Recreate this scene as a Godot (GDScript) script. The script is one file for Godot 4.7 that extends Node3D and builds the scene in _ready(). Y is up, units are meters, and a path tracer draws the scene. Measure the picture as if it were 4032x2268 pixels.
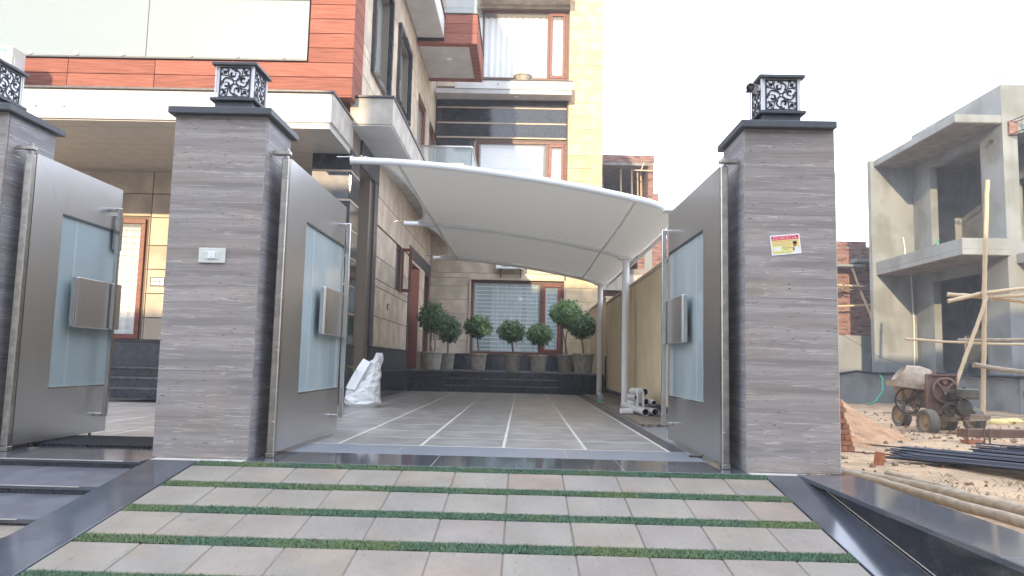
extends Node3D

# ---------------------------------------------------------------- mesh builder
class MB:
	var v := PackedVector3Array()
	var n := PackedVector3Array()
	var t := PackedVector2Array()
	var c := PackedColorArray()
	var col := Color(1, 1, 1)
	var xf := Transform3D()
	func tri(a: Vector3, b: Vector3, d: Vector3, na: Vector3, nb: Vector3, nd: Vector3, ua := Vector2(), ub := Vector2(), ud := Vector2()) -> void:
		if (b - a).cross(d - a).dot(na + nb + nd) > 0.0:
			var s := b; b = d; d = s
			s = nb; nb = nd; nd = s
			var q := ub; ub = ud; ud = q
		v.append(xf * a); v.append(xf * b); v.append(xf * d)
		n.append((xf.basis * na).normalized()); n.append((xf.basis * nb).normalized()); n.append((xf.basis * nd).normalized())
		t.append(ua); t.append(ub); t.append(ud)
		c.append(col); c.append(col); c.append(col)
	func face(a: Vector3, b: Vector3, d: Vector3, e: Vector3, nn: Vector3) -> void:
		tri(a, b, d, nn, nn, nn, Vector2(0, 0), Vector2(1, 0), Vector2(1, 1))
		tri(a, d, e, nn, nn, nn, Vector2(0, 0), Vector2(1, 1), Vector2(0, 1))
	func ftri(a: Vector3, b: Vector3, d: Vector3, away: Vector3) -> void:
		var nn := (b - a).cross(d - a).normalized()
		if nn.dot(away) < 0.0:
			nn = -nn
		tri(a, b, d, nn, nn, nn)
	func fquad(a: Vector3, b: Vector3, d: Vector3, e: Vector3, away: Vector3) -> void:
		ftri(a, b, d, away); ftri(a, d, e, away)
	# box from corner lo to corner hi, edges cut by bevel
	func box(lo: Vector3, hi: Vector3, bev := 0.0) -> void:
		obox((lo + hi) * 0.5, Basis(), (hi - lo).abs() * 0.5, bev)
	func obox(m: Vector3, B: Basis, h: Vector3, bev := 0.0) -> void:
		var b := minf(bev, minf(h.x, minf(h.y, h.z)) * 0.45)
		for ax in 3:
			for sg in [-1.0, 1.0]:
				var nn := Vector3(); nn[ax] = sg
				var i := (ax + 1) % 3; var j := (ax + 2) % 3
				var p := []
				for k in [[-1, -1], [1, -1], [1, 1], [-1, 1]]:
					var q := Vector3(); q[ax] = sg * h[ax]; q[i] = k[0] * (h[i] - b); q[j] = k[1] * (h[j] - b)
					p.append(m + B * q)
				face(p[0], p[1], p[2], p[3], B * nn)
		if b <= 0.0:
			return
		for ax in 3:
			var i := (ax + 1) % 3; var j := (ax + 2) % 3
			for si in [-1.0, 1.0]:
				for sj in [-1.0, 1.0]:
					var nn := Vector3(); nn[i] = si; nn[j] = sj
					var p := []
					for k in [[-1, 0], [1, 0], [1, 1], [-1, 1]]:
						var q := Vector3(); q[ax] = k[0] * (h[ax] - b)
						q[i] = si * (h[i] if k[1] == 0 else h[i] - b); q[j] = sj * (h[j] - b if k[1] == 0 else h[j])
						p.append(m + B * q)
					face(p[0], p[1], p[2], p[3], B * nn.normalized())
		for sx in [-1.0, 1.0]:
			for sy in [-1.0, 1.0]:
				for sz in [-1.0, 1.0]:
					var s := Vector3(sx, sy, sz)
					var a := m + B * (s * Vector3(h.x, h.y - b, h.z - b)); var d := m + B * (s * Vector3(h.x - b, h.y, h.z - b)); var e := m + B * (s * Vector3(h.x - b, h.y - b, h.z))
					var nn := (B * s).normalized()
					tri(a, d, e, nn, nn, nn)
	# square or round bar between two points
	func bar(a: Vector3, b: Vector3, w: float, h: float, bev := 0.0) -> void:
		var d := (b - a).normalized()
		var up := Vector3.UP if absf(d.y) < 0.95 else Vector3.FORWARD
		var x := up.cross(d).normalized(); var y := d.cross(x)
		obox((a + b) * 0.5, Basis(x, y, d), Vector3(w * 0.5, h * 0.5, a.distance_to(b) * 0.5), bev)
	func tube(pts: Array, rad, sides := 10, caps := true) -> void:
		var rings := []
		var norms := []
		var up := Vector3.UP
		for k in pts.size():
			var d: Vector3 = (pts[mini(k + 1, pts.size() - 1)] - pts[maxi(k - 1, 0)]).normalized()
			if k == 0 and absf(d.y) > 0.9:
				up = Vector3.RIGHT
			var x := up.cross(d).normalized()
			if x.length() < 0.5:
				x = Vector3.RIGHT
			var y := d.cross(x)
			up = y
			var r: float = rad[k] if rad is Array else rad
			var ring := []; var nr := []
			for s in sides:
				var a := TAU * s / sides
				var o := x * cos(a) + y * sin(a)
				ring.append(pts[k] + o * r); nr.append(o)
			rings.append(ring); norms.append(nr)
		for k in pts.size() - 1:
			for s in sides:
				var s2 := (s + 1) % sides
				tri(rings[k][s], rings[k][s2], rings[k + 1][s2], norms[k][s], norms[k][s2], norms[k + 1][s2])
				tri(rings[k][s], rings[k + 1][s2], rings[k + 1][s], norms[k][s], norms[k + 1][s2], norms[k + 1][s])
		if caps:
			for e in [0, pts.size() - 1]:
				var d: Vector3 = (pts[0] - pts[1] if e == 0 else pts[e] - pts[e - 1]).normalized()
				for s in sides:
					tri(pts[e], rings[e][s], rings[e][(s + 1) % sides], d, d, d)
	# profile of (radius, height) turned about the y axis
	func lathe(prof: Array, sides := 24, at := Vector3()) -> void:
		for k in prof.size() - 1:
			var a: Vector2 = prof[k]; var b: Vector2 = prof[k + 1]
			var d := (b - a).normalized()
			var nr := Vector2(d.y, -d.x)
			for s in sides:
				var p := TAU * s / sides; var q := TAU * (s + 1) / sides
				var cp := Vector3(cos(p), 0, sin(p)); var cq := Vector3(cos(q), 0, sin(q))
				var A := at + cp * a.x + Vector3(0, a.y, 0); var B := at + cq * a.x + Vector3(0, a.y, 0)
				var C := at + cq * b.x + Vector3(0, b.y, 0); var D := at + cp * b.x + Vector3(0, b.y, 0)
				var na := cp * nr.x + Vector3(0, nr.y, 0); var nb := cq * nr.x + Vector3(0, nr.y, 0)
				if a.x > 1e-5:
					tri(A, B, C, na, nb, nb)
				if b.x > 1e-5:
					tri(A, C, D, na, nb, na)
	# flat polygon in the plane (o, u, w), pushed out by depth along its normal
	func prism(poly: PackedVector2Array, o: Vector3, u: Vector3, w: Vector3, depth: float) -> void:
		var nn := u.cross(w).normalized()
		var ids := Geometry2D.triangulate_polygon(poly)
		for k in range(0, ids.size(), 3):
			for e in [0.0, depth]:
				var q := []
				for m in 3:
					var p := poly[ids[k + m]]
					q.append(o + u * p.x + w * p.y + nn * e)
				var s := nn if (e > 0.0) == (depth > 0.0) and e != 0.0 else -nn * signf(depth)
				if e != 0.0:
					s = nn * signf(depth)
				tri(q[0], q[1], q[2], s, s, s)
		var cw := Geometry2D.is_polygon_clockwise(poly)
		for k in poly.size():
			var a := poly[k]; var b := poly[(k + 1) % poly.size()]
			var d := (b - a).normalized()
			var on := Vector2(d.y, -d.x) * (1.0 if not cw else -1.0)
			var A := o + u * a.x + w * a.y; var B := o + u * b.x + w * b.y
			face(A, B, B + nn * depth, A + nn * depth, u * on.x + w * on.y)
	func ball(m: Vector3, r: Vector3, seg := 12, rows := 8) -> void:
		for i in rows:
			for j in seg:
				var q := []
				for k in [[0, 0], [1, 0], [1, 1], [0, 1]]:
					var th: float = PI * (i + k[0]) / rows; var ph: float = TAU * (j + k[1]) / seg
					q.append(Vector3(sin(th) * cos(ph), cos(th), sin(th) * sin(ph)))
				tri(m + q[0] * r, m + q[1] * r, m + q[2] * r, q[0], q[1], q[2])
				tri(m + q[0] * r, m + q[2] * r, m + q[3] * r, q[0], q[2], q[3])
	func mesh() -> ArrayMesh:
		var a := []
		a.resize(Mesh.ARRAY_MAX)
		a[Mesh.ARRAY_VERTEX] = v; a[Mesh.ARRAY_NORMAL] = n; a[Mesh.ARRAY_TEX_UV] = t; a[Mesh.ARRAY_COLOR] = c
		var m := ArrayMesh.new()
		m.add_surface_from_arrays(Mesh.PRIMITIVE_TRIANGLES, a)
		return m

# ---------------------------------------------------------------- scene helpers
var rng := RandomNumberGenerator.new()
var used := {}
var M := {}
var T := {}

func numbered(s: String) -> String:
	if not used.has(s):
		used[s] = 0
		return s
	used[s] += 1
	return "%s_%03d" % [s, used[s]]

func put(parent: Node, called: String, m: MB, mat: Material) -> MeshInstance3D:
	var o := MeshInstance3D.new()
	o.mesh = m.mesh(); o.material_override = mat
	return hang(parent, called, o)

func hang(parent: Node, called: String, o: Node3D) -> Node3D:
	if parent == self:
		o.name = numbered(called)
		add_child(o)
	else:
		var k := 0
		var nm := called
		var cnt: Dictionary = parent.get_meta("cnt", {})
		if cnt.has(called):
			cnt[called] += 1
			nm = "%s_%03d" % [called, cnt[called]]
		else:
			cnt[called] = k
		parent.set_meta("cnt", cnt)
		o.name = nm
		parent.add_child(o, true)
	return o

func thing(called: String, label: String, cat: String, at := Vector3(), group := "") -> Node3D:
	var o := Node3D.new()
	o.name = numbered(called); add_child(o)
	o.position = at
	tag(o, label, cat, group)
	return o

func tag(o: Node, label: String, cat: String, group := "") -> void:
	o.set_meta("label", label); o.set_meta("category", cat)
	if group:
		o.set_meta("group", group)

func struct(called: String, m: MB, mat: Material) -> MeshInstance3D:
	var o := put(self, called, m, mat)
	o.set_meta("kind", "structure")
	return o

func B1(lo: Vector3, hi: Vector3, bev := 0.0) -> MB:
	var m := MB.new()
	m.box(lo, hi, bev)
	return m

func V(x: float, y: float, z: float) -> Vector3:
	return Vector3(x, y, z)

# rectangles left of a rectangle when holes are cut out of it
func cut(r: Rect2, holes: Array) -> Array:
	var out := [r]
	for h: Rect2 in holes:
		var nx := []
		for q: Rect2 in out:
			if not q.intersects(h):
				nx.append(q)
				continue
			var i := q.intersection(h)
			if i.position.y - q.position.y > 0.004: nx.append(Rect2(q.position.x, q.position.y, q.size.x, i.position.y - q.position.y))
			if q.end.y - i.end.y > 0.004: nx.append(Rect2(q.position.x, i.end.y, q.size.x, q.end.y - i.end.y))
			if i.position.x - q.position.x > 0.004: nx.append(Rect2(q.position.x, i.position.y, i.position.x - q.position.x, i.size.y))
			if q.end.x - i.end.x > 0.004: nx.append(Rect2(i.end.x, i.position.y, q.end.x - i.end.x, i.size.y))
		out = nx
	return out

# one mesh: a wall of some thickness with openings. o: corner, u: along, n: outward; outer face at o
func wall(o: Vector3, u: Vector3, n: Vector3, r: Rect2, holes: Array, th: float) -> MB:
	var m := MB.new()
	for q: Rect2 in cut(r, holes):
		var a := o + u * q.position.x + Vector3.UP * q.position.y
		m.obox(a + u * q.size.x * 0.5 + Vector3.UP * q.size.y * 0.5 - n * th * 0.5, Basis(u, Vector3.UP, n), Vector3(q.size.x * 0.5, q.size.y * 0.5, th * 0.5))
	return m

# facing pieces, each a mesh of its own, laid on a plane between joints us x vs, with openings
func panels(parent: Node, called: String, mats: Array, o: Vector3, u: Vector3, w: Vector3, n: Vector3, us: Array, vs: Array, holes: Array, th := 0.02, gap := 0.012, bev := 0.003) -> void:
	for j in vs.size() - 1:
		for i in us.size() - 1:
			for q: Rect2 in cut(Rect2(us[i], vs[j], us[i + 1] - us[i], vs[j + 1] - vs[j]), holes):
				if q.size.x < 0.03 or q.size.y < 0.03:
					continue
				var m := MB.new()
				var h := Vector3(q.size.x * 0.5 - gap * 0.5, q.size.y * 0.5 - gap * 0.5, th * 0.5)
				var cc := o + u * (q.position.x + q.size.x * 0.5) + w * (q.position.y + q.size.y * 0.5) + n * (th * 0.5 + rng.randf_range(-0.001, 0.001))
				m.obox(cc, Basis(u, w, n), h, bev)
				put(parent, called, m, mats[rng.randi() % mats.size()])

# ---------------------------------------------------------------- textures
func noise(kind: int, freq: float, sd: int, oct := 4, gain := 0.5) -> FastNoiseLite:
	var f := FastNoiseLite.new()
	f.noise_type = kind; f.frequency = freq; f.seed = sd
	f.fractal_octaves = oct; f.fractal_gain = gain
	return f

func field(w: int, h: int, W: int, H: int, freq: float, sd: int, oct := 4, kind := FastNoiseLite.TYPE_SIMPLEX_SMOOTH) -> PackedByteArray:
	var im := noise(kind, freq, sd, oct).get_seamless_image(w, h)
	im.convert(Image.FORMAT_L8)
	if w != W or h != H:
		im.resize(W, H, Image.INTERPOLATE_CUBIC)
	return im.get_data()

func tex(W: int, H: int, f: Callable) -> ImageTexture:
	var d := PackedByteArray()
	d.resize(W * H * 3)
	var k := 0
	for y in H:
		for x in W:
			var c: Color = f.call(y * W + x, x, y)
			d[k] = clampi(int(c.r * 255.0), 0, 255); d[k + 1] = clampi(int(c.g * 255.0), 0, 255); d[k + 2] = clampi(int(c.b * 255.0), 0, 255)
			k += 3
	return ImageTexture.create_from_image(Image.create_from_data(W, H, false, Image.FORMAT_RGB8, d))

func make_textures() -> void:
	var S := 512
	var a := field(S, S, S, S, 0.006, 1, 5)
	var b := field(S, S, S, S, 0.05, 2, 3)
	var w := field(S, S, S, S, 0.6, 3, 1, FastNoiseLite.TYPE_VALUE)
	T.mottle = tex(S, S, func(i: int, _x: int, _y: int): return Color.WHITE * (0.87 + 0.13 * smoothstep(0.2, 0.8, a[i] / 255.0) * (0.8 + 0.2 * b[i] / 255.0)))
	T.fine = tex(S, S, func(i: int, _x: int, _y: int): return Color.WHITE * (0.86 + 0.08 * a[i] / 255.0 + 0.06 * w[i] / 255.0))
	T.speck = tex(S, S, func(i: int, _x: int, _y: int):
		var s := 0.42 + 0.25 * a[i] / 255.0
		if w[i] > 196: s = 0.95
		elif b[i] > 165: s += 0.18
		return Color.WHITE * s)
	T.rough = tex(256, 256, func(i: int, x: int, y: int): return Color.WHITE * (0.55 + 0.45 * a[y * 2 * S + x * 2] / 255.0))
	T.smear = tex(S, S, func(i: int, _x: int, _y: int): return Color(1, 1, 1) * clampf(0.10 + 0.5 * smoothstep(0.42, 0.8, a[i] / 255.0) + 0.15 * b[i] / 255.0, 0, 1))
	# foot-worn stone slabs: warm and grey clouds, faint scuffs
	var sc2 := field(128, 128, S, S, 0.012, 51, 4)
	var sc3 := field(S, 64, S, S, 0.08, 52, 3)
	T.stain = tex(S, S, func(i: int, _x: int, _y: int):
		var s := 0.86 + 0.12 * (a[i] / 255.0 - 0.5) + 0.05 * (w[i] / 255.0 - 0.5) + 0.05 * (b[i] / 255.0 - 0.5)
		s -= 0.10 * smoothstep(0.68, 0.85, sc3[i] / 255.0) * smoothstep(0.5, 0.7, b[i] / 255.0)
		var c := Color(s, s, s)
		c = c.lerp(Color(s * 1.07, s * 0.98, s * 0.88), smoothstep(0.52, 0.8, sc2[i] / 255.0) * 0.45)
		return c.lerp(Color(s * 0.90, s * 0.93, s * 0.96), smoothstep(0.45, 0.2, sc2[i] / 255.0) * 0.2))
	# travertine, cut along the vein: long level bands, pale streaks and rows of pits
	var W := 1024
	var l1 := field(40, W, W, W, 0.012, 11, 4)
	var l2 := field(96, W, W, W, 0.022, 12, 4)
	var l3 := field(200, W, W, W, 0.05, 13, 3)
	var wob := field(96, 96, W, W, 0.03, 15, 4)
	var pit := field(420, W, W, W, 0.10, 14, 2)
	var tone := field(64, 64, W, W, 0.05, 16, 3)
	T.trav = tex(W, W, func(i: int, x: int, y: int):
		var yy := (y + int((wob[i] - 128) * 0.045) + W) % W
		var k := yy * W + x
		var s := 0.66 + 0.14 * (l1[k] / 255.0 - 0.5) + 0.14 * (l2[k] / 255.0 - 0.5) + 0.06 * (l3[k] / 255.0 - 0.5)
		var pale := smoothstep(0.92, 1.0, 1.0 - absf(2.0 * l2[k] / 255.0 - 1.0)) * smoothstep(0.30, 0.75, l3[k] / 255.0)
		pale = maxf(pale, 0.8 * smoothstep(0.95, 1.0, 1.0 - absf(2.0 * l1[k] / 255.0 - 1.0)) * smoothstep(0.55, 0.3, l3[k] / 255.0))
		pale = maxf(pale, 0.15 * smoothstep(0.70, 0.84, l3[k] / 255.0))
		s += 0.19 * pale
		s -= 0.05 * smoothstep(0.6, 0.8, l3[k] / 255.0)
		var c := Color(s * 1.0, s * 0.985, s * 0.985)
		c = c.lerp(Color(s * 1.05, s * 0.97, s * 0.91), smoothstep(0.5, 0.85, tone[i] / 255.0) * 0.45)
		if pit[k] > 200 and l1[k] > 120 and tone[(i * 5) % (W * W)] > 140: c = c * 0.62
		return c)
	T.trav_h = tex(512, 512, func(i: int, x: int, y: int):
		var yy := (y * 2 + int((wob[y * 2 * W + x * 2] - 128) * 0.045) + W) % W
		var k := yy * W + x * 2
		var s := 0.6 + 0.25 * (l2[k] / 255.0 - 0.5)
		if pit[k] > 200 and l1[k] > 120: s = 0.25
		return Color.WHITE * s)
	# wood laminate, grain along x
	var g1 := field(64, S, S, S, 0.06, 21, 4)
	var g2 := field(256, S, S, S, 0.02, 22, 3)
	T.wood = tex(S, S, func(i: int, x: int, y: int):
		var s := 0.66 + 0.34 * (g1[i] / 255.0) * (0.7 + 0.3 * g2[i] / 255.0)
		if w[i] > 212 and g2[i] > 140: s *= 0.72
		return Color(s, s * 0.97, s * 0.95))
	# plaster and concrete with damp patches and runs
	var d1 := field(256, 48, S, S, 0.05, 31, 4)
	T.plaster = tex(S, S, func(i: int, x: int, y: int):
		var s := 0.86 + 0.10 * (a[i] / 255.0 - 0.4) + 0.06 * (d1[i] / 255.0 - 0.5) + 0.04 * (w[i] / 255.0 - 0.5)
		var damp := smoothstep(0.45, 0.75, a[(i + 90000) % (S * S)] / 255.0)
		s -= 0.08 * damp
		return Color(s, s, s * (0.985 - 0.03 * damp)))
	# earth
	T.dirt = tex(S, S, func(i: int, x: int, y: int):
		var s := 0.66 + 0.20 * a[i] / 255.0 + 0.12 * b[i] / 255.0
		if w[i] > 205: s *= 0.78
		if w[i] < 40: s *= 1.12
		var c := Color(s, s * 0.94, s * 0.86)
		return c.lerp(Color(s * 0.86, s * 0.88, s * 0.88), smoothstep(0.5, 0.75, b[(i + 70000) % (S * S)] / 255.0) * 0.7))
	# brickwork seen from afar: 8 bricks by 24 courses
	T.brick = tex(S, 480, func(i: int, x: int, y: int):
		var row: int = y / 20
		var xx := (x + (32 if row % 2 else 0)) % S
		var cell: int = xx / 64
		var e := noise_hash(cell * 17 + row * 131)
		if y % 20 < 3 or xx % 64 < 4: return Color(0.50, 0.46, 0.41) * (0.8 + 0.3 * b[i] / 255.0)
		var c := Color(0.58, 0.37, 0.31).lerp(Color(0.68, 0.52, 0.45), e)
		if e > 0.85: c = Color(0.45, 0.29, 0.25)
		return c * (0.8 + 0.3 * b[i] / 255.0))
	T.brick_h = tex(S, 480, func(i: int, x: int, y: int):
		var row: int = y / 20
		var xx := (x + (32 if row % 2 else 0)) % S
		return Color.WHITE * (0.2 if y % 20 < 3 or xx % 64 < 4 else 0.8))
	# brushed steel: long upright strokes
	var st := field(S, 16, S, S, 0.3, 41, 3)
	T.brush = tex(S, S, func(i: int, _x: int, _y: int): return Color.WHITE * (0.55 + 0.10 * st[i] / 255.0 + 0.10 * a[i] / 255.0))

func noise_hash(k: int) -> float:
	var x := (k * 2654435761) & 0xffffffff
	x = ((x >> 15) ^ x) * 2246822519 & 0xffffffff
	return float((x >> 8) & 0xffff) / 65535.0

func mk(r: float, g: float, b: float, rough := 0.8, tx: Texture2D = null, sc := 1.0, opt := {}) -> StandardMaterial3D:
	var m := StandardMaterial3D.new()
	m.albedo_color = Color(r, g, b).linear_to_srgb()
	m.roughness = rough
	m.vertex_color_use_as_albedo = false
	if tx:
		m.albedo_texture = tx
		m.uv1_triplanar = true; m.uv1_world_triplanar = true
		m.uv1_scale = opt.get("scale", Vector3.ONE * sc)
		m.uv1_offset = opt.get("off", Vector3())
		m.uv1_triplanar_sharpness = 8.0
	m.metallic = opt.get("metal", 0.0)
	m.metallic_specular = opt.get("spec", 0.5)
	if opt.has("h"):
		m.heightmap_enabled = true; m.heightmap_texture = opt.h; m.heightmap_scale = opt.get("hs", 0.5)
	if opt.has("rt"):
		m.roughness_texture = opt.rt
		if not tx:
			m.uv1_triplanar = true; m.uv1_world_triplanar = true; m.uv1_scale = opt.get("scale", Vector3.ONE * sc)
	if opt.has("back"):
		m.backlight_enabled = true; m.backlight = opt.back
	if opt.has("coat"):
		m.clearcoat_enabled = true; m.clearcoat = opt.coat; m.clearcoat_roughness = opt.get("cr", 0.05)
	if opt.has("alpha"):
		m.albedo_color.a = opt.alpha; m.transparency = BaseMaterial3D.TRANSPARENCY_ALPHA
	if opt.has("vc"):
		m.vertex_color_use_as_albedo = true
	return m

func make_materials() -> void:
	var tv := {"scale": V(0.33, 0.80, 0.33), "h": T.trav_h, "hs": 0.15}
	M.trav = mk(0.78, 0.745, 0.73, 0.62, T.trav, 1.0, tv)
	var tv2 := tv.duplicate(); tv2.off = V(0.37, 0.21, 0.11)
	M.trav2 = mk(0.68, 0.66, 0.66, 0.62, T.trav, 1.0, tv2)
	M.travs = []
	for k in 4:
		var q := tv.duplicate(); q.off = V(0.23 * k, 0.31 * k, 0.17 * k)
		var f: float = [1.0, 0.95, 1.04, 0.98][k]
		M.travs.append(mk(0.78 * f, 0.715 * f, 0.655 * f, 0.62, T.trav, 1.0, q))
	M.cap = mk(0.085, 0.09, 0.10, 0.45, T.fine, 2.0)
	M.granite = mk(0.085, 0.09, 0.105, 0.10, T.speck, 2.2, {"rt": null} if false else {"spec": 0.6})
	M.granite_b = mk(0.08, 0.085, 0.10, 0.13, T.speck, 1.9, {"off": V(0.3, 0.5, 0.7), "spec": 0.6})
	M.granite_dull = mk(0.15, 0.15, 0.165, 0.42, T.speck, 1.7)
	M.granite_scuff = mk(0.12, 0.122, 0.135, 0.45, T.mottle, 1.3)
	M.black_stone = mk(0.075, 0.08, 0.09, 0.16, T.fine, 1.6)
	M.seam = mk(0.55, 0.46, 0.38, 0.8)
	M.sand = []
	for k in 4:
		var f: float = [1.0, 0.93, 1.05, 0.97][k]
		M.sand.append(mk(0.64 * f, 0.53 * f, 0.40 * f, 0.75, T.mottle, 0.45, {"off": V(k * 0.31, k * 0.17, k * 0.23)}))
	M.sand_y = []
	for k in 4:
		var f: float = [1.0, 0.92, 1.06, 0.97][k]
		M.sand_y.append(mk(0.62 * f, 0.485 * f, 0.30 * f, 0.75, T.mottle, 0.6, {"off": V(k * 0.41, k * 0.27, k * 0.13)}))
	M.sand_core = mk(0.20, 0.16, 0.12, 0.9)
	M.sand_trim = mk(0.58, 0.47, 0.35, 0.7, T.fine, 1.0)
	M.wood = []
	for k in 3:
		var f: float = [1.0, 0.9, 1.08][k]
		M.wood.append(mk(0.48 * f, 0.205 * f, 0.155 * f, 0.8, T.wood, 1.0, {"spec": 0.25, "scale": V(0.35, 1.6, 0.35), "off": V(k * 0.37, k * 0.3, 0)}))
	M.wood_dark = mk(0.03, 0.012, 0.01, 0.8)
	M.teak = mk(0.30, 0.085, 0.05, 0.42, T.wood, 1.0, {"scale": V(2.0, 0.4, 2.0)})
	M.teak_frame = mk(0.20, 0.085, 0.055, 0.45, T.wood, 1.0, {"scale": V(2.0, 0.5, 2.0)})
	M.white = mk(0.78, 0.77, 0.75, 0.6, T.fine, 0.7)
	M.white_paint = mk(0.82, 0.82, 0.81, 0.35)
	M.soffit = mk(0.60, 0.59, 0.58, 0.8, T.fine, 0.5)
	M.soffit_pl = mk(0.52, 0.50, 0.45, 0.45, T.fine, 0.8)
	M.cream = mk(0.47, 0.43, 0.37, 0.8, T.mottle, 0.7)
	M.yellow = mk(0.74, 0.60, 0.37, 0.85, T.fine, 0.4, {"off": V(0.2, 0.6, 0.1)})
	M.membrane = mk(0.74, 0.71, 0.65, 0.5, null, 1.0, {"back": Color(0.46, 0.44, 0.40)})
	M.steel = mk(0.60, 0.60, 0.605, 1.0, null, 1.0, {"metal": 1.0, "rt": T.brush, "scale": V(2.0, 0.35, 2.0)})
	M.steel.roughness = 0.50
	M.chrome = mk(0.68, 0.66, 0.63, 0.16, null, 1.0, {"metal": 1.0})
	M.steel_worn = mk(0.52, 0.49, 0.45, 0.30, T.mottle, 3.0, {"metal": 1.0})
	M.frost = mk(0.36, 0.425, 0.43, 0.16, null, 1.0, {"back": Color(0.25, 0.25, 0.25)})
	M.glass = mk(0.9, 0.95, 0.95, 0.02, null, 1.0, {"alpha": 0.10})
	M.glass_g = mk(0.70, 0.82, 0.80, 0.03, null, 1.0, {"alpha": 0.25})
	M.milk = mk(0.47, 0.58, 0.62, 0.28, null, 1.0, {"alpha": 0.36})
	M.curtain = mk(0.80, 0.80, 0.80, 0.9)
	M.curtain_d = mk(0.34, 0.38, 0.38, 0.9)
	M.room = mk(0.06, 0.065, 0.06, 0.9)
	M.grille = mk(0.80, 0.80, 0.78, 0.3)
	M.ac = mk(0.75, 0.75, 0.70, 0.5)
	M.ac_d = mk(0.10, 0.10, 0.10, 0.6)
	M.green_mark = mk(0.05, 0.40, 0.25, 0.5)
	M.switch_p = mk(0.66, 0.67, 0.60, 0.4)
	M.tile = []
	for k in 4:
		var f: float = [1.0, 0.94, 1.06, 0.98][k]
		M.tile.append(mk(0.31 * f, 0.295 * f, 0.275 * f, 0.38, T.mottle, 0.7, {"off": V(k * 0.3, 0, k * 0.23)}))
	M.grout = mk(0.64, 0.60, 0.53, 0.8, T.fine, 2.0)
	M.band = mk(0.25, 0.27, 0.30, 0.34, T.fine, 0.8)
	M.polished = mk(0.085, 0.09, 0.105, 0.08, T.fine, 1.2, {"spec": 0.7})
	M.polished2 = mk(0.075, 0.08, 0.095, 0.14, T.mottle, 0.9, {"spec": 0.6})
	M.paver = []
	for k in 7:
		var cc: Array = [[0.31, 0.275, 0.24], [0.32, 0.27, 0.235], [0.30, 0.268, 0.24], [0.315, 0.28, 0.24], [0.30, 0.26, 0.235], [0.295, 0.263, 0.235], [0.325, 0.278, 0.235]][k]
		M.paver.append(mk(cc[0] * 1.02, cc[1], cc[2] * 0.93, 0.66, T.stain, 0.55, {"off": V(k * 0.37, k * 0.11, k * 0.23), "h": T.fine, "hs": 0.25}))
	M.granite_edge = mk(0.27, 0.27, 0.28, 0.4, T.speck, 1.7)
	M.frost2 = mk(0.42, 0.49, 0.49, 0.2)  # lighter frost tone for the painted reflection of a gate bar
	M.mortar = mk(0.26, 0.245, 0.22, 0.95, T.dirt, 3.0)
	M.soil = mk(0.09, 0.075, 0.05, 0.95, T.dirt, 3.0)
	M.grass = mk(0.95, 0.95, 0.95, 0.7, null, 1.0, {"vc": true, "back": Color(0.25, 0.25, 0.25)})
	M.dirt = mk(0.62, 0.475, 0.335, 0.95, T.dirt, 0.35, {"h": T.dirt, "hs": 2.0})
	M.mound = mk(0.68, 0.44, 0.27, 0.95, T.dirt, 0.8, {"h": T.dirt, "hs": 3.0})
	M.asphalt = mk(0.07, 0.07, 0.07, 0.9, T.fine, 0.6)
	M.conc = mk(0.285, 0.308, 0.318, 0.9, T.plaster, 0.16, {"h": T.plaster, "hs": 0.6})
	M.conc2 = mk(0.28, 0.297, 0.305, 0.9, T.plaster, 0.22, {"off": V(0.4, 0.2, 0.7), "h": T.plaster, "hs": 0.6})
	M.conc_rough = mk(0.34, 0.32, 0.29, 0.9, T.dirt, 0.8, {"h": T.dirt, "hs": 1.0})
	M.slab_under = mk(0.31, 0.28, 0.27, 0.9, T.plaster, 0.5)
	M.brickwall = mk(0.75, 0.85, 0.92, 0.9, T.brick, 1.0, {"scale": V(0.5, 0.52, 0.5), "h": T.brick_h, "hs": 1.2})
	M.brick = []
	for k in 4:
		var cc: Array = [[0.55, 0.25, 0.15], [0.50, 0.26, 0.17], [0.40, 0.19, 0.13], [0.60, 0.33, 0.21]][k]
		M.brick.append(mk(cc[0], cc[1], cc[2], 0.9, T.dirt, 2.5, {"off": V(k * 0.3, k * 0.2, 0)}))
	M.bamboo = mk(0.58, 0.44, 0.27, 0.6, T.fine, 3.0)
	M.bamboo_g = mk(0.46, 0.41, 0.34, 0.75, T.dirt, 1.6, {"scale": V(1.0, 3.0, 3.0)})
	M.rebar = mk(0.055, 0.06, 0.08, 0.42, T.fine, 6.0, {"metal": 0.5})
	M.mud = mk(0.36, 0.30, 0.24, 0.9, T.dirt, 2.0)
	M.rust = mk(0.23, 0.145, 0.11, 0.8, T.dirt, 1.5)
	M.rust_red = mk(0.28, 0.185, 0.155, 0.7, T.dirt, 2.2)
	M.tyre = mk(0.21, 0.21, 0.195, 0.85, T.dirt, 3.0)
	M.rim = mk(0.48, 0.39, 0.26, 0.8, T.dirt, 3.0)
	M.drum = mk(0.52, 0.47, 0.41, 0.85, T.dirt, 1.6)
	M.engine = mk(0.085, 0.075, 0.06, 0.7, T.dirt, 2.5)
	M.tank = mk(0.13, 0.135, 0.12, 0.6, T.dirt, 2.0)
	M.black = mk(0.02, 0.02, 0.022, 0.6)
	M.iron = mk(0.03, 0.03, 0.035, 0.5)
	M.pvc = mk(0.66, 0.65, 0.61, 0.35, T.fine, 2.0)
	M.pvc_in = mk(0.07, 0.055, 0.05, 0.9)
	M.hose_g = mk(0.05, 0.32, 0.20, 0.5)
	M.sack = mk(0.70, 0.70, 0.69, 0.38, null, 1.0, {"back": Color(0.12, 0.12, 0.12)})
	M.pot = []
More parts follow.
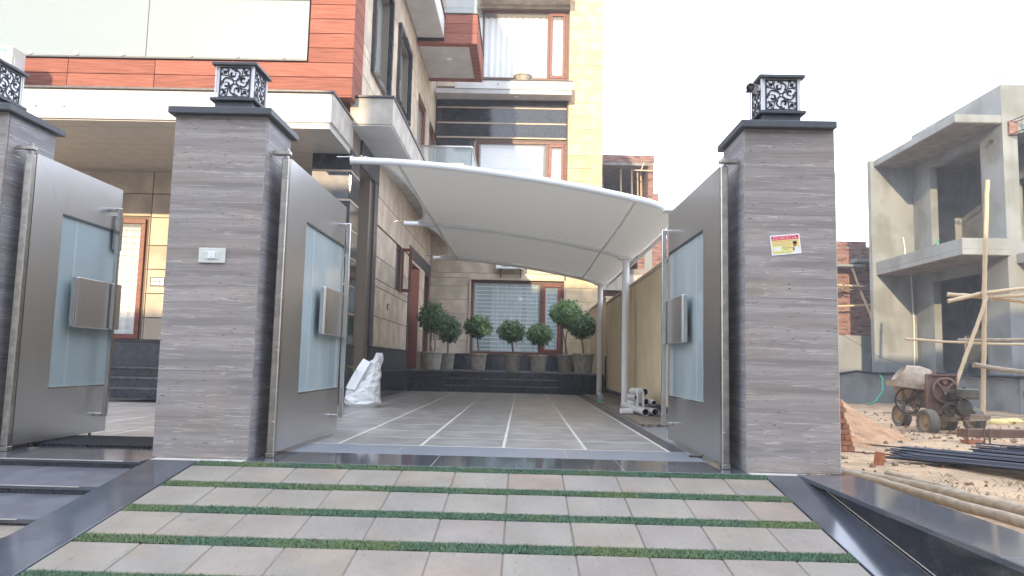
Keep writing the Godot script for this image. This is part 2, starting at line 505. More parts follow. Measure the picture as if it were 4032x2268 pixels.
	for k in 3:
		var f: float = [1.0, 0.88, 1.1][k]
		M.pot.append(mk(0.60 * f, 0.55 * f, 0.47 * f, 0.9, T.plaster, 1.6, {"off": V(k * 0.4, k * 0.3, 0)}))
	M.leaf = mk(0.9, 0.9, 0.9, 0.42, null, 1.0, {"vc": true, "back": Color(0.30, 0.30, 0.22)})
	M.bark = mk(0.30, 0.24, 0.17, 0.9, T.fine, 4.0)
	M.foil = mk(0.75, 0.73, 0.70, 0.22, null, 1.0, {"metal": 1.0})
	M.diff = mk(0.95, 0.95, 0.97, 0.45, null, 1.0, {"back": Color(0.35, 0.35, 0.35)})
	M.mat = mk(0.035, 0.035, 0.035, 0.8)
	M.far_wall = mk(0.50, 0.48, 0.45, 0.8, T.plaster, 0.2)
	M.orange = mk(0.62, 0.25, 0.13, 0.85, T.dirt, 2.5)
	M.yellow_bag = mk(0.65, 0.50, 0.20, 0.7)
	M.weed = mk(0.9, 0.9, 0.9, 0.7, null, 1.0, {"vc": true, "back": Color(0.25, 0.25, 0.2)})

func _ready() -> void:
	# ---- camera
	var cam := Camera3D.new()
	cam.name = "camera"
	cam.fov = 42.3119; cam.near = 0.05; cam.far = 900.0
	cam.position = V(0, 0.7, 0)
	cam.rotation = V(0.100005, 0.0162270, 0.0233888)
	add_child(cam)
	cam.current = true
	# ---- sky, sun, exposure
	var sm := ProceduralSkyMaterial.new()
	sm.sky_top_color = Color(0.87, 0.915, 1.0); sm.sky_horizon_color = Color(0.97, 0.98, 1.0)
	sm.sky_curve = 0.15; sm.sky_energy_multiplier = 1.0
	sm.ground_bottom_color = Color(0.42, 0.37, 0.32); sm.ground_horizon_color = Color(0.72, 0.68, 0.63)
	sm.sun_angle_max = 8.0
	var sky := Sky.new(); sky.sky_material = sm
	var env := Environment.new()
	env.background_mode = Environment.BG_SKY; env.sky = sky
	env.background_energy_multiplier = 1.0
	env.fog_enabled = true; env.fog_density = 0.0025; env.fog_light_color = Color(0.97, 0.975, 1.0)
	env.tonemap_mode = Environment.TONE_MAPPER_LINEAR
	env.tonemap_exposure = 3.6
	env.sdfgi_enabled = true; env.ssao_enabled = true; env.ssil_enabled = true
	var we := WorldEnvironment.new(); we.name = "world_environment"; we.environment = env
	add_child(we)
	var sun := DirectionalLight3D.new()
	sun.name = "sun"
	sun.light_color = Color(1.0, 0.89, 0.73); sun.light_energy = 0.68
	sun.light_angular_distance = 0.5; sun.shadow_enabled = true
	var el := deg_to_rad(14.5); var az := deg_to_rad(13.0)
	sun.look_at_from_position(Vector3(), V(sin(az) * cos(el), -sin(el), -cos(az) * cos(el)))
	add_child(sun)

	rng.seed = 20240611
	make_textures()
	make_materials()
	build_ground()
	build_ramp()
	build_floor()
	build_villa()
	build_neighbours()
	build_pillars()
	build_gates()
	build_carport()
	build_boundary_wall()
	build_plants()
	build_clutter()
	build_site()
	build_grass()

# ---------------------------------------------------------------- setting
func site_height(x: float, z: float) -> float:
	var h := -0.46 - 0.05 * sin(x * 0.7) * cos(z * 0.5)
	h += 0.14 * (1.0 - smoothstep(2.3, 4.2, x)) * smoothstep(-10.5, -6.5, z)
	h += 0.05 * hn.get_noise_2d(x * 14.0, z * 14.0) + 0.022 * hn.get_noise_2d(x * 60.0, z * 60.0)
	h -= 0.30 * smoothstep(-3.0, 1.0, z)
	return h

var hn := FastNoiseLite.new()

func grid(x0: float, x1: float, z0: float, z1: float, nx: int, nz: int, f: Callable) -> MB:
	var m := MB.new()
	var p := []
	var e := 0.02
	for j in nz + 1:
		var row := []
		for i in nx + 1:
			var x := lerpf(x0, x1, float(i) / nx); var z := lerpf(z0, z1, float(j) / nz)
			var y: float = f.call(x, z)
			row.append([V(x, y, z), V(y - f.call(x + e, z), e, y - f.call(x, z + e)).normalized()])
		p.append(row)
	for j in nz:
		for i in nx:
			var a: Array = p[j][i]; var b: Array = p[j][i + 1]; var c: Array = p[j + 1][i + 1]; var d: Array = p[j + 1][i]
			m.tri(a[0], b[0], c[0], a[1], b[1], c[1])
			m.tri(a[0], c[0], d[0], a[1], c[1], d[1])
	return m

func build_ground() -> void:
	hn.noise_type = FastNoiseLite.TYPE_SIMPLEX_SMOOTH; hn.frequency = 0.05; hn.seed = 5
	var g := MB.new()
	g.box(V(-400, -1.2, -400), V(400, -1.0, 400))
	struct("ground", g, M.dirt)
	struct("road", B1(V(-200, -0.98, -0.3), V(200, -0.80, 7.5)), M.asphalt)
	var s := grid(2.22, 19.0, -34.0, -0.3, 130, 250, site_height)
	struct("site_ground", s, M.dirt)
	struct("far_site_ground", B1(V(19.0, -0.8, -60), V(60, -0.5, -0.3)), M.dirt)

const SL := 0.144
func ry(z: float) -> float:
	return -SL * (z + 5.05) if z > -5.05 else 0.0

func build_ramp() -> void:
	var dn := V(0, -SL, 1).normalized()      # down the slope, towards the street
	var up := V(0, 1, SL).normalized()
	var B := Basis(Vector3.RIGHT, up, dn)
	var ln := sqrt(1.0 + SL * SL)
	var base := MB.new()
	base.obox(V(-0.3, ry(-2.65) - 0.12, -2.65) - up * 0.0, B, V(2.19, 0.10, 2.4 * ln))
	var ramp := struct("ramp", base, M.soil)
	var xs := [-2.155]
	for k in 10:
		xs.append(-1.811 + k * 0.3475)
	xs.append(1.61)
	for r in 11:
		var z0 := -5.05 + 0.43 * r + 0.105
		var z1 := z0 + 0.322
		var bed := MB.new()
		bed.obox(V(-0.272, ry((z0 + z1) * 0.5) - 0.030, (z0 + z1) * 0.5), B, V(1.88, 0.0225, 0.158 * ln))
		put(ramp, "mortar_bed", bed, M.mortar)
		for i in xs.size() - 1:
			var a: float = xs[i] + 0.0015 + rng.randf() * 0.002; var b: float = xs[i + 1] - 0.0015 - rng.randf() * 0.002
			var zc := (z0 + z1) * 0.5
			var m := MB.new()
			m.obox(V((a + b) * 0.5, ry(zc) - 0.024 + rng.randf_range(-0.002, 0.001), zc) , B, V((b - a) * 0.5, 0.022, 0.161 * ln - 0.001), 0.004)
			put(ramp, "paver", m, M.paver[rng.randi() % 7])
	# polished black borders each side
	for bz in [[-5.05, -2.75], [-2.746, -0.3]]:
		for bx in [[-2.49, -2.162], [1.617, 1.885]]:
			var zc: float = (bz[0] + bz[1]) * 0.5
			var m := MB.new()
			m.obox(V((bx[0] + bx[1]) * 0.5, ry(zc) - 0.0245, zc), B, V((bx[1] - bx[0]) * 0.5, 0.024, (bz[1] - bz[0]) * 0.5 * ln), 0.003)
			put(ramp, "border_slab", m, M.polished2)
	# the black granite retaining wall on the right with its overhanging top slabs
	var w := thing("retaining_wall", "low black polished granite wall with slab top along the right of the paver ramp", "wall")
	var zz := [-5.08, -3.62, -2.55, -1.3, -0.3]
	for k in 4:
		var m := MB.new()
		var a: float = zz[k] + 0.002; var b: float = zz[k + 1] - 0.002
		m.prism(PackedVector2Array([Vector2(-a, ry(a) - 0.12), Vector2(-b, ry(b) - 0.12), Vector2(-b, -0.028), Vector2(-a, -0.028)]), V(1.8875, 0, 0), V(0, 0, -1), Vector3.UP, 0.04)
		put(w, "face_slab", m, M.granite_b)
	put(w, "core", B1(V(1.93, -1.0, -5.1), V(2.2, -0.03, -0.3)), M.conc_rough)
	for k in 3:
		var z: Array = [[-5.09, -2.96], [-2.956, -1.5], [-1.496, -0.3]][k]
		put(w, "top_slab", B1(V(1.845, -0.026, z[0]), V(2.228, 0.004, z[1]), 0.004), M.polished)
	var sl := MB.new()
	sl.prism(PackedVector2Array([Vector2(4.97, -0.004), Vector2(0.3, ry(-0.3) + 0.004), Vector2(0.3, ry(-0.3) + 0.009), Vector2(4.97, 0.0)]), V(1.8855, 0, 0), V(0, 0, -1), Vector3.UP, 0.0025)
	put(w, "joint_line", sl, M.seam)
	# steps up to the small gate, left of the ramp
	var st := struct("gate_steps", B1(V(-6.5, -1.0, -5.2), V(-2.5, -0.20, -0.3)), M.conc_rough)
	# landing, then treads that fall a little towards the street
	put(st, "tread", B1(V(-6.5, -0.022, -5.75), V(-2.492, 0.0, -4.93), 0.003), M.polished2)
	var fl := [[-4.93, -0.046, -4.45, -0.087], [-4.45, -0.134, -3.92, -0.166], [-3.92, -0.218, -3.40, -0.25], [-3.40, -0.30, -2.85, -0.335], [-2.85, -0.385, -2.3, -0.42]]
	for k in fl.size():
		var e: Array = fl[k]
		var m := MB.new()
		m.prism(PackedVector2Array([Vector2(e[0] - 0.03, e[1]), Vector2(e[2], e[3]), Vector2(e[2], e[3] - 0.02), Vector2(e[0] - 0.03, e[1] - 0.02)]), V(-6.5, 0, 0), V(0, 0, 1), Vector3.UP, -4.008)
		put(st, "tread", m, M.granite_scuff)
		var top := 0.0 if k == 0 else fl[k - 1][3] as float
		for x in [[-6.5, -3.02], [-3.016, -2.492]]:
			put(st, "riser", B1(V(x[0], e[1] - 0.05, e[0] - 0.022), V(x[1], top - 0.0205, e[0] - 0.006)), M.granite_b)
		put(st, "dusty_edge", B1(V(-6.5, top - 0.004, e[0] + 0.0005), V(-2.6, top + 0.001, e[0] + 0.004)), M.grout)

func build_floor() -> void:
	var f := struct("driveway_floor", B1(V(-9.5, -0.9, -17.3), V(1.93, -0.0022, -5.06)), M.grout)
	# threshold and the pale grey band behind it
	for x in [[-1.862, -0.60], [-0.5994, 0.70], [0.7006, 1.534]]:
		put(f, "threshold_slab", B1(V(x[0], -0.02, -5.64), V(x[1], 0.0, -5.055), 0.003), M.polished)
	for x in [[-2.2, -0.95], [-0.9494, 0.35], [0.3506, 1.36]]:
		put(f, "band_slab", B1(V(x[0], -0.02, -6.24), V(x[1], -0.001, -5.643), 0.002), M.band)
	var zs := [-6.252, -6.91, -7.56, -8.30, -9.10, -9.95, -10.8, -11.65, -12.5, -13.35, -14.2, -15.05, -15.9, -16.75, -17.24]
	var xs := [-2.885, -2.2, -1.513, -0.828, -0.143, 0.541, 1.22]
	for j in zs.size() - 1:
		for i in xs.size() - 1:
			if i == 0 and zs[j] < -11.2:
				continue
			put(f, "floor_tile", B1(V(xs[i] + 0.013, -0.02, zs[j + 1] + 0.014), V(xs[i + 1] - 0.013, rng.randf_range(-0.0006, 0.0), zs[j] - 0.014), 0.002), M.tile[rng.randi() % 4])
		if j < 7:
			var x := -2.885
			while x > -8.8:
				put(f, "floor_tile", B1(V(x - 0.668, -0.02, zs[j + 1] + 0.014), V(x - 0.017, rng.randf_range(-0.0006, 0.0), zs[j] - 0.014), 0.002), M.tile[rng.randi() % 4])
				x -= 0.685
	put(f, "edge_slab", B1(V(-2.80, -0.02, -17.24), V(-2.217, -0.001, -11.66), 0.002), M.tile[1])
	put(f, "edge_slab", B1(V(-9.4, -0.02, -6.24), V(-2.52, -0.001, -5.76), 0.002), M.band)
	put(f, "dark_border", B1(V(1.237, -0.02, -17.24), V(1.365, -0.001, -6.252), 0.002), M.granite_dull)
	put(f, "cement_strip", B1(V(1.367, -0.02, -17.24), V(1.92, -0.002, -5.643)), M.band)
	var br := MB.new()
	var poly := PackedVector2Array()
	var k := 14
	for i in k + 1:
		poly.append(Vector2(1.39 + 0.51 * i / k, -8.78 + rng.randf_range(-0.04, 0.04)))
	poly.append(Vector2(1.9, -16.9)); poly.append(Vector2(1.39, -16.9))
	br.prism(poly, V(0, 0.0, 0), Vector3.RIGHT, V(0, 0, 1), -0.028)
	put(f, "cement_slab", br, M.conc_rough)
	put(f, "kerb", B1(V(1.84, 0.0285, -17.2), V(1.895, 0.085, -9.3)), M.conc_rough)

# grass strips between the paver rows
func build_grass() -> void:
	var blade := MB.new()
	blade.ftri(V(-0.0028, 0, 0), V(0.0028, 0, 0), V(0.002, 0.6, 0.08), V(0, 0.2, 1))
	blade.ftri(V(-0.0028, 0, 0), V(0.002, 0.6, 0.08), V(-0.001, 0.62, 0.082), V(0, 0.2, 1))
	blade.ftri(V(0.002, 0.6, 0.08), V(-0.001, 0.62, 0.082), V(0.0, 1.0, 0.30), V(0, 0.2, 1))
	var xs: Array[Transform3D] = []
	var cs := PackedColorArray()
	for r in 11:
		var z0 := -5.05 + 0.43 * r
		var dens := 30000 if r < 6 else 10000
		for i in dens:
			var x := rng.randf_range(-2.15, 1.615)
			var pz := rng.randf()
			var w := 0.110 + 0.030 * hn.get_noise_2d(x * 90.0, r * 40.0)
			var z := z0 - 0.006 + pz * w + rng.randf_range(-0.008, 0.008)
			var tuft := 0.5 + 0.5 * hn.get_noise_2d(x * 130.0, r * 77.0 + pz * 9.0)
			var h := rng.randf_range(0.007, 0.017) * (0.7 + 0.7 * tuft)
			if rng.randf() < 0.015:
				h *= 2.0
			var b := Basis(Vector3.UP, rng.randf() * TAU) * Basis(Vector3.RIGHT, rng.randf_range(0.1, 1.15))
			b = b.scaled_local(V(0.55, h, h))
			xs.append(Transform3D(b, V(x, ry(z) - 0.008, z)))
			var patch := hn.get_noise_2d(x * 22.0, r * 31.0)
			var g := rng.randf_range(0.75, 1.2)
			var c := Color(0.105, 0.20, 0.115).lerp(Color(0.175, 0.24, 0.09), clampf(patch * 2.0 - 0.1 + 0.25 * rng.randf(), 0, 1))
			if rng.randf() < 0.04:
				c = Color(0.20, 0.17, 0.08)
			cs.append(Color(c.r * g, c.g * g, c.b * g))
	var mm := MultiMesh.new()
	mm.transform_format = MultiMesh.TRANSFORM_3D; mm.use_colors = true
	mm.mesh = blade.mesh(); mm.instance_count = xs.size()
	for i in xs.size():
		mm.set_instance_transform(i, xs[i]); mm.set_instance_color(i, cs[i])
	var o := MultiMeshInstance3D.new()
	o.multimesh = mm; o.material_override = M.grass
	hang(self, "grass", o)
	o.set_meta("kind", "stuff")
	tag(o, "clipped green grass growing in strips between the paver rows of the ramp", "grass")

# ---------------------------------------------------------------- the villa
func window(v: Node3D, at: Vector3, u: Vector3, n: Vector3, w: float, h: float, split: Array, opt := {}) -> Node3D:
	# at: lower left corner on the wall face; frame set back; split: fractions of the width
	var fm: Material = opt.get("frame", M.teak_frame)
	var back: float = opt.get("back", 0.06)
	var fw: float = opt.get("fw", 0.07)
	var o := at - n * back
	var B := Basis(u, Vector3.UP, n)
	var m := MB.new()
	m.obox(o + u * w * 0.5 + Vector3.UP * fw * 0.5, B, V(w * 0.5, fw * 0.5, 0.04), 0.006)
	m.obox(o + u * w * 0.5 + Vector3.UP * (h - fw * 0.5), B, V(w * 0.5, fw * 0.5, 0.04), 0.006)
	var edges := [0.0] + split + [1.0]
	for k in edges.size():
		var x: float = clampf(edges[k] * w, fw * 0.5, w - fw * 0.5)
		m.obox(o + u * x + Vector3.UP * h * 0.5, B, V(fw * 0.5, h * 0.5 - fw - 0.001, 0.04), 0.006)
	var win := put(v, "window", m, fm)
	for k in edges.size() - 1:
		var x0: float = edges[k] * w + fw * (1.0 if k == 0 else 0.5); var x1: float = edges[k + 1] * w - fw * (1.0 if k == edges.size() - 2 else 0.5)
		if opt.get("sash", -1) == k:
			var s := MB.new()
			var sw := 0.085
			for q in [[x0, x1, fw, fw + sw], [x0, x1, h - fw - sw, h - fw], [x0, x0 + sw, fw + sw + 0.001, h - fw - sw - 0.001], [x1 - sw, x1, fw + sw + 0.001, h - fw - sw - 0.001]]:
				s.obox(o + n * 0.03 + u * (q[0] + q[1]) * 0.5 + Vector3.UP * (q[2] + q[3]) * 0.5, B, V((q[1] - q[0]) * 0.5 - 0.003, (q[3] - q[2]) * 0.5 - 0.0015, 0.025), 0.005)
			put(win, "sash", s, M.teak)
		var p := MB.new()
		p.obox(o + u * (x0 + x1) * 0.5 + Vector3.UP * h * 0.5, B, V((x1 - x0) * 0.5, h * 0.5 - fw, 0.003))
		put(win, "pane", p, opt.get("glass", M.glass))
	return win

# hanging cloth behind a window: a rippled sheet
func drape(win: Node3D, at: Vector3, u: Vector3, n: Vector3, w: float, h: float, folds: int, amp: float, mat: Material) -> void:
	var m := MB.new()
	var k := folds * 8
	var p := []
	for i in k + 1:
		var a := TAU * folds * i / k
		p.append([at + u * w * i / k + n * sin(a + 0.7 * sin(a * 0.37)) * amp, (n - u * cos(a) * amp * TAU * folds / w).normalized()])
	for i in k:
		var a: Vector3 = p[i][0]; var b: Vector3 = p[i + 1][0]; var up := Vector3.UP * h
		m.tri(a, b, b + up, p[i][1], p[i + 1][1], p[i + 1][1])
		m.tri(a, b + up, a + up, p[i][1], p[i + 1][1], p[i][1])
	put(win, "curtain", m, mat)

func frange(a: float, b: float, s: float) -> Array:
	var out := [a]
	var x := a + s
	while x < b - 0.05:
		out.append(x); x += s
	out.append(b)
	return out

func build_villa() -> void:
	var v := thing("villa", "large villa clad in sandstone, black granite and red wood planks behind the gates", "house")
	var R := Vector3.RIGHT; var U := Vector3.UP; var F := V(0, 0, 1); var X := V(1, 0, 0)
	var BK := V(0, 0, -1)
	# ---------- back wing, facing the street at z = -21.5
	var zb := -21.5
	var gw := Rect2(-1.54, 0.93, 2.70, 2.15)
	var fw := Rect2(-1.50, 4.95, 2.68, 2.29)
	var sw := Rect2(-1.44, 9.13, 2.60, 2.17)
	var wb := put(v, "wall", wall(V(0, 0, zb - 0.03), R, F, Rect2(-2.74, 0.0, 4.96, 13.0), [gw, fw, sw], 0.25), M.sand_core)
	var js := [0.93]
	for k in 30:
		js.append(1.307 + 0.3935 * k)
	var low := js.filter(func(y): return y < 7.32)
	panels(wb, "stone_panel", M.sand, V(0, 0, zb - 0.03), R, U, F, [-2.74, 1.195], low, [gw.grow_individual(0.05, 0.0, 0.05, 0.05), fw.grow(0.04)], 0.03, 0.009)
	panels(wb, "stone_panel", M.sand_y, V(0, 0, zb - 0.03), R, U, F, [1.20, 2.225], js, [], 0.09, 0.007)
	panels(wb, "stone_panel", M.sand, V(0, 0, zb - 0.03), R, U, F, [-2.74, 1.195], [8.87, 9.3, 9.7, 10.1, 10.5, 10.9, 11.3, 11.7, 12.1, 12.5, 12.9], [sw.grow(0.04)], 0.03, 0.012)
	put(v, "corner_trim", B1(V(1.16, 3.1, zb + 0.0005), V(1.198, 8.45, zb + 0.07), 0.004), M.teak_frame)
	# granite courses between the floors
	panels(wb, "granite_panel", [M.granite], V(0, 0, zb - 0.03), R, U, F, [-2.70, 1.15], [7.33, 7.745, 8.215, 8.46], [], 0.05, 0.0)
	panels(wb, "granite_panel", [M.granite], V(0, 0, zb - 0.03), R, U, F, [-2.70, -1.56], [4.75, 5.9, 6.6, 7.30], [], 0.05, 0.0)
	for y in [8.225, 7.755, 7.315]:
		put(wb, "stone_strip", B1(V(-2.70, y - 0.022, zb + 0.021), V(1.155, y + 0.022, zb + 0.034), 0.003), M.sand_trim)
	# plinth below the window
	panels(wb, "plinth_slab", [M.granite], V(0, 0, zb - 0.03), R, U, F, [-2.74, -1.2, 0.4, 2.3], [0.48, 0.905], [], 0.07, 0.004)
	put(v, "sill", B1(V(-2.74, 0.906, zb - 0.02), V(2.3, 0.932, zb + 0.06), 0.004), M.granite_dull)
	# ground floor window with bars and curtains
	put(v, "window_surround", wall(V(0, 0, zb + 0.045), R, F, gw.grow_individual(0.05, -0.004, 0.05, 0.05), [gw.grow(-0.001)], 0.10), M.sand_trim)
	var w1 := window(v, V(gw.position.x, gw.position.y, zb), R, F, gw.size.x, gw.size.y, [0.757], {"back": 0.10, "fw": 0.085, "sash": 1, "glass": M.glass_g})
	var top := 2.86
	for k in 17:
		var y := 1.06 + k * 0.114
		put(w1, "grille_bar", B1(V(-1.40, y, zb - 0.165), V(0.42, y + 0.024, zb - 0.155)), M.grille)
		if k < 15:
			put(w1, "grille_bar", B1(V(0.66, y + 0.08, zb - 0.165), V(0.98, y + 0.104, zb - 0.155)), M.grille)
	for x in [-1.40, 0.36, 0.66, 0.96]:
		put(w1, "grille_upright", B1(V(x, 1.05, zb - 0.1545), V(x + 0.014, top + 0.12, zb - 0.1445)), M.grille)
	drape(w1, V(-0.95, 0.95, zb - 0.34), R, F, 0.90, 2.1, 7, 0.03, M.curtain_d)
	drape(w1, V(0.08, 0.95, zb - 0.36), R, F, 0.52, 2.1, 4, 0.025, M.curtain_d)
	drape(w1, V(0.62, 0.95, zb - 0.34), R, F, 0.5, 2.1, 4, 0.02, M.curtain_d)
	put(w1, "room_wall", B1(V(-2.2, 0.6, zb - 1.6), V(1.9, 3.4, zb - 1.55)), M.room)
	# first floor window with a white blind
	var w2 := window(v, V(fw.position.x, fw.position.y, zb), R, F, fw.size.x, fw.size.y, [0.785], {"back": 0.08, "fw": 0.085, "sash": 1})
	for k in 6:
		put(w2, "blind_fold", B1(V(-1.38, 5.0 + k * 0.36, zb - 0.20 - 0.004 * (k % 2)), V(0.48, 5.36 + k * 0.36 - 0.006, zb - 0.19 - 0.004 * (k % 2))), M.white_paint)
	put(w2, "blind_fold", B1(V(0.62, 5.0, zb - 0.2), V(1.1, 7.15, zb - 0.19)), M.curtain)
	# second floor window, curtains drawn
	var w3 := window(v, V(sw.position.x, sw.position.y, zb), R, F, sw.size.x, sw.size.y, [0.775], {"back": 0.10, "fw": 0.075, "sash": 1})
	drape(w3, V(-1.38, 9.2, zb - 0.26), R, F, 1.92, 1.95, 11, 0.03, M.white_paint)
	drape(w3, V(0.62, 9.2, zb - 0.25), R, F, 0.5, 2.0, 4, 0.02, M.curtain)
	put(w3, "rail", B1(V(-1.4, 11.16, zb - 0.30), V(1.1, 11.2, zb - 0.27)), M.teak_frame)
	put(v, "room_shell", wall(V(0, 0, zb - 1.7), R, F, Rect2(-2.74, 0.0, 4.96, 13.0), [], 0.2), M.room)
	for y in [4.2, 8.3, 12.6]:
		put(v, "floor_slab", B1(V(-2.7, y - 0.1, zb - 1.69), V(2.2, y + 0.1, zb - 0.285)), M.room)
	put(v, "side_wall", B1(V(2.10, 0.0, zb - 8.0), V(2.222, 13.0, zb - 0.285)), M.cream)
	put(v, "side_wall", B1(V(-2.9, 0.0, zb - 8.0), V(-2.745, 13.0, zb - 0.29)), M.cream)
	put(v, "rear_wall", B1(V(-14.0, 0.0, zb - 8.2), V(2.222, 13.0, zb - 8.01)), M.cream)
	put(v, "roof", B1(V(-2.9, 13.001, zb - 8.2), V(2.222, 13.2, zb - 0.03)), M.cream)
	# white ledge under the second floor window, lintel ledge above it
	put(v, "ledge", B1(V(-2.14, 8.60, -21.45), V(1.275, 8.85, -20.9), 0.006), M.white)
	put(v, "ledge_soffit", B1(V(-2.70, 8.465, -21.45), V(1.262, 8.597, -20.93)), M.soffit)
	put(v, "ledge_top", B1(V(-2.16, 8.852, -21.45), V(1.295, 8.872, -20.87), 0.004), M.granite_dull)
	for x in [-0.9, -0.45]:
		put(v, "drain_spout", B1(V(x, 8.72, -20.905), V(x + 0.03, 8.75, -20.88)), M.ac_d)
	put(v, "downlight", lamp_disc(V(-0.35, 8.462, -21.15), 0.07), M.white_paint)
	put(v, "lintel_ledge", B1(V(-1.62, 11.42, -21.45), V(1.198, 11.95, -20.75), 0.006), M.cream)
	# ---------- upper left wall facing the drive, x = -2.74
	var xw := -2.74
	var lw := [Rect2(12.50, 5.76, 1.47, 1.90), Rect2(15.0, 6.09, 1.40, 1.54), Rect2(18.0, 4.8, 1.5, 2.62), Rect2(20.2, 4.8, 1.25, 2.62)]
	var doors := [Rect2(12.04, 0.48, 1.18, 3.42), Rect2(15.66, 2.19, 0.78, 1.0), Rect2(17.60, 0.48, 1.75, 2.66), Rect2(20.3, 0.48, 1.0, 2.66)]
	var wl := put(v, "wall", wall(V(xw - 0.03, 0, 0), BK, X, Rect2(11.42, 0.0, 10.05, 13.0), lw + doors, 0.25), M.sand_core)
	var ux := [13.55, 15.15, 16.0, 17.45, 19.4, 20.25, 21.45]
	var vy := [0.93]
	for k in 22:
		vy.append(1.492 + k * 0.5565)
	var hs: Array = lw.duplicate(true) + [Rect2(17.45, 0.4, 4.0, 3.03), doors[1]]
	var lwg := []
	for h: Rect2 in hs:
		lwg.append(h)
	panels(wl, "stone_panel", M.sand, V(xw - 0.03, 0, 0), BK, U, X, [13.55, 17.45, 19.0, 21.47], vy, lwg, 0.03, 0.012)
	panels(wl, "stone_panel", M.sand, V(xw - 0.03, 0, 0), BK, U, X, [11.66, 13.55], [4.83, 5.38, 5.94, 6.50, 7.06, 7.61, 8.17, 8.72], lwg, 0.03, 0.012)
	# granite trim round the openings of that wall
	panels(wl, "granite_panel", [M.granite], V(xw - 0.03, 0, 0), BK, U, X, [12.04, 13.55], [3.90, 4.8], [], 0.035, 0.003)
	panels(wl, "granite_panel", [M.granite_dull], V(xw - 0.03, 0, 0), BK, U, X, [13.225, 13.55], [0.93, 2.1, 3.0, 3.90], [], 0.035, 0.004)
	panels(wl, "granite_panel", [M.granite_dull], V(xw - 0.03, 0, 0), BK, U, X, [17.45, 21.46], [3.145, 3.43], [], 0.05, 0.003)
	panels(wl, "granite_panel", [M.granite_dull], V(xw - 0.03, 0, 0), BK, U, X, [17.45, 17.60], [0.93, 3.144], [], 0.05, 0.003)
	panels(wl, "stone_panel", M.sand, V(xw - 0.03, 0, 0), BK, U, X, [19.36, 20.29], [0.93, 1.5, 2.06, 2.62, 3.144], [], 0.03, 0.01)
	# plinth with its ledge and the low kerb below
	panels(wl, "plinth_slab", [M.granite_dull], V(xw - 0.03, 0, 0), BK, U, X, [13.25, 15.3, 17.55], [0.49, 0.915], [], 0.05, 0.004)
	put(wl, "plinth_ledge", B1(V(xw - 0.03, 0.916, -17.55), V(xw + 0.05, 0.938, -13.25), 0.004), M.granite_dull)
	panels(wl, "plinth_slab", [M.granite_b], V(xw - 0.03, 0, 0), BK, U, X, [12.04, 14.2, 17.2], [0.0, 0.465], [], 0.12, 0.004)
	put(wl, "plinth_ledge", B1(V(xw - 0.03, 0.467, -17.2), V(xw + 0.11, 0.488, -12.04), 0.004), M.granite_dull)
	put(wl, "skirting", B1(V(xw + 0.0905, 0.0, -17.0), V(xw + 0.13, 0.035, -13.6), 0.006), M.granite_dull)
	put(wl, "socket", B1(V(xw + 0.001, 1.71, -15.02), V(xw + 0.018, 1.82, -14.84), 0.004), M.teak_frame)
	put(wl, "socket_face", B1(V(xw + 0.0185, 1.73, -14.99), V(xw + 0.023, 1.80, -14.87), 0.002), M.switch_p)
	put(wl, "floor_lamp", B1(V(xw + 0.021, 0.72, -14.52), V(xw + 0.03, 0.80, -14.49)), M.white_paint)
	# tall narrow upper windows in granite frames
	for k in 2:
		var r: Rect2 = lw[k]
		var fr := MB.new()
		for q: Rect2 in cut(r.grow(0.10), [r]):
			fr.box(V(xw - 0.02, q.position.y, -q.end.x), V(xw + 0.07, q.end.y, -q.position.x), 0.004)
		var gf := put(v, "window", fr, M.granite)
		put(gf, "pane", B1(V(xw - 0.16, r.position.y, -r.end.x), V(xw - 0.15, r.end.y, -r.position.x)), M.glass_g)
		put(gf, "shutter", B1(V(xw - 0.3, r.position.y, -r.end.x), V(xw - 0.26, r.end.y, -r.position.x)), M.curtain_d)
		put(gf, "mullion", B1(V(xw - 0.149, r.position.y, -r.position.x - 0.75), V(xw - 0.11, r.end.y, -r.position.x - 0.69)), M.granite_dull)
	# balcony doors
	for k in [2, 3]:
		var r: Rect2 = lw[k]
		var d := put(v, "balcony_door", wall(V(xw - 0.05, 0, 0), BK, X, r, [r.grow_individual(-0.09, 0.0, -0.09, -0.09)], 0.09), M.teak)
		put(d, "pane", B1(V(xw - 0.12, r.position.y, -r.end.x + 0.08), V(xw - 0.11, r.end.y - 0.09, -r.position.x - 0.08)), M.glass_g)
		put(d, "curtain", B1(V(xw - 0.25, r.position.y, -r.end.x + 0.02), V(xw - 0.24, r.end.y, -r.position.x - 0.02)), M.curtain)
	# small window with its red sash standing open
	var s0: Rect2 = doors[1]
	var sfr := put(v, "window", wall(V(xw - 0.06, 0, 0), BK, X, s0, [s0.grow(-0.06)], 0.06), M.teak_frame)
	put(sfr, "pane", B1(V(xw - 0.1, s0.position.y, -s0.end.x), V(xw - 0.09, s0.end.y, -s0.position.x)), M.glass_g)
	put(sfr, "room_wall", B1(V(xw - 0.30, s0.position.y - 0.1, -s0.end.x - 0.1), V(xw - 0.285, s0.end.y + 0.1, -s0.position.x + 0.1)), M.curtain_d)
	var sash := MB.new()
	for q: Rect2 in cut(Rect2(0, 0, 0.40, 0.98), [Rect2(0.07, 0.07, 0.26, 0.84)]):
		sash.box(V(xw + 0.01 + q.position.x * 0.55, 2.2 + q.position.y, -16.43 + q.position.x * 0.0), V(xw + 0.01 + q.end.x * 0.55, 2.2 + q.end.y, -16.385))
	var sh := put(sfr, "sash", sash, M.teak)
	# side doors: red leaf half open, second door ajar
	var dr := put(v, "side_door", wall(V(xw - 0.0, 0, 0), BK, X, doors[2], [doors[2].grow_individual(-0.07, 0.0, -0.07, -0.07)], 0.12), M.sand_trim)
	var leaf := MB.new()
	var lb := Basis(U, deg_to_rad(-22.0))
	leaf.xf = Transform3D(lb, V(xw - 0.02, 0.49, -19.27))
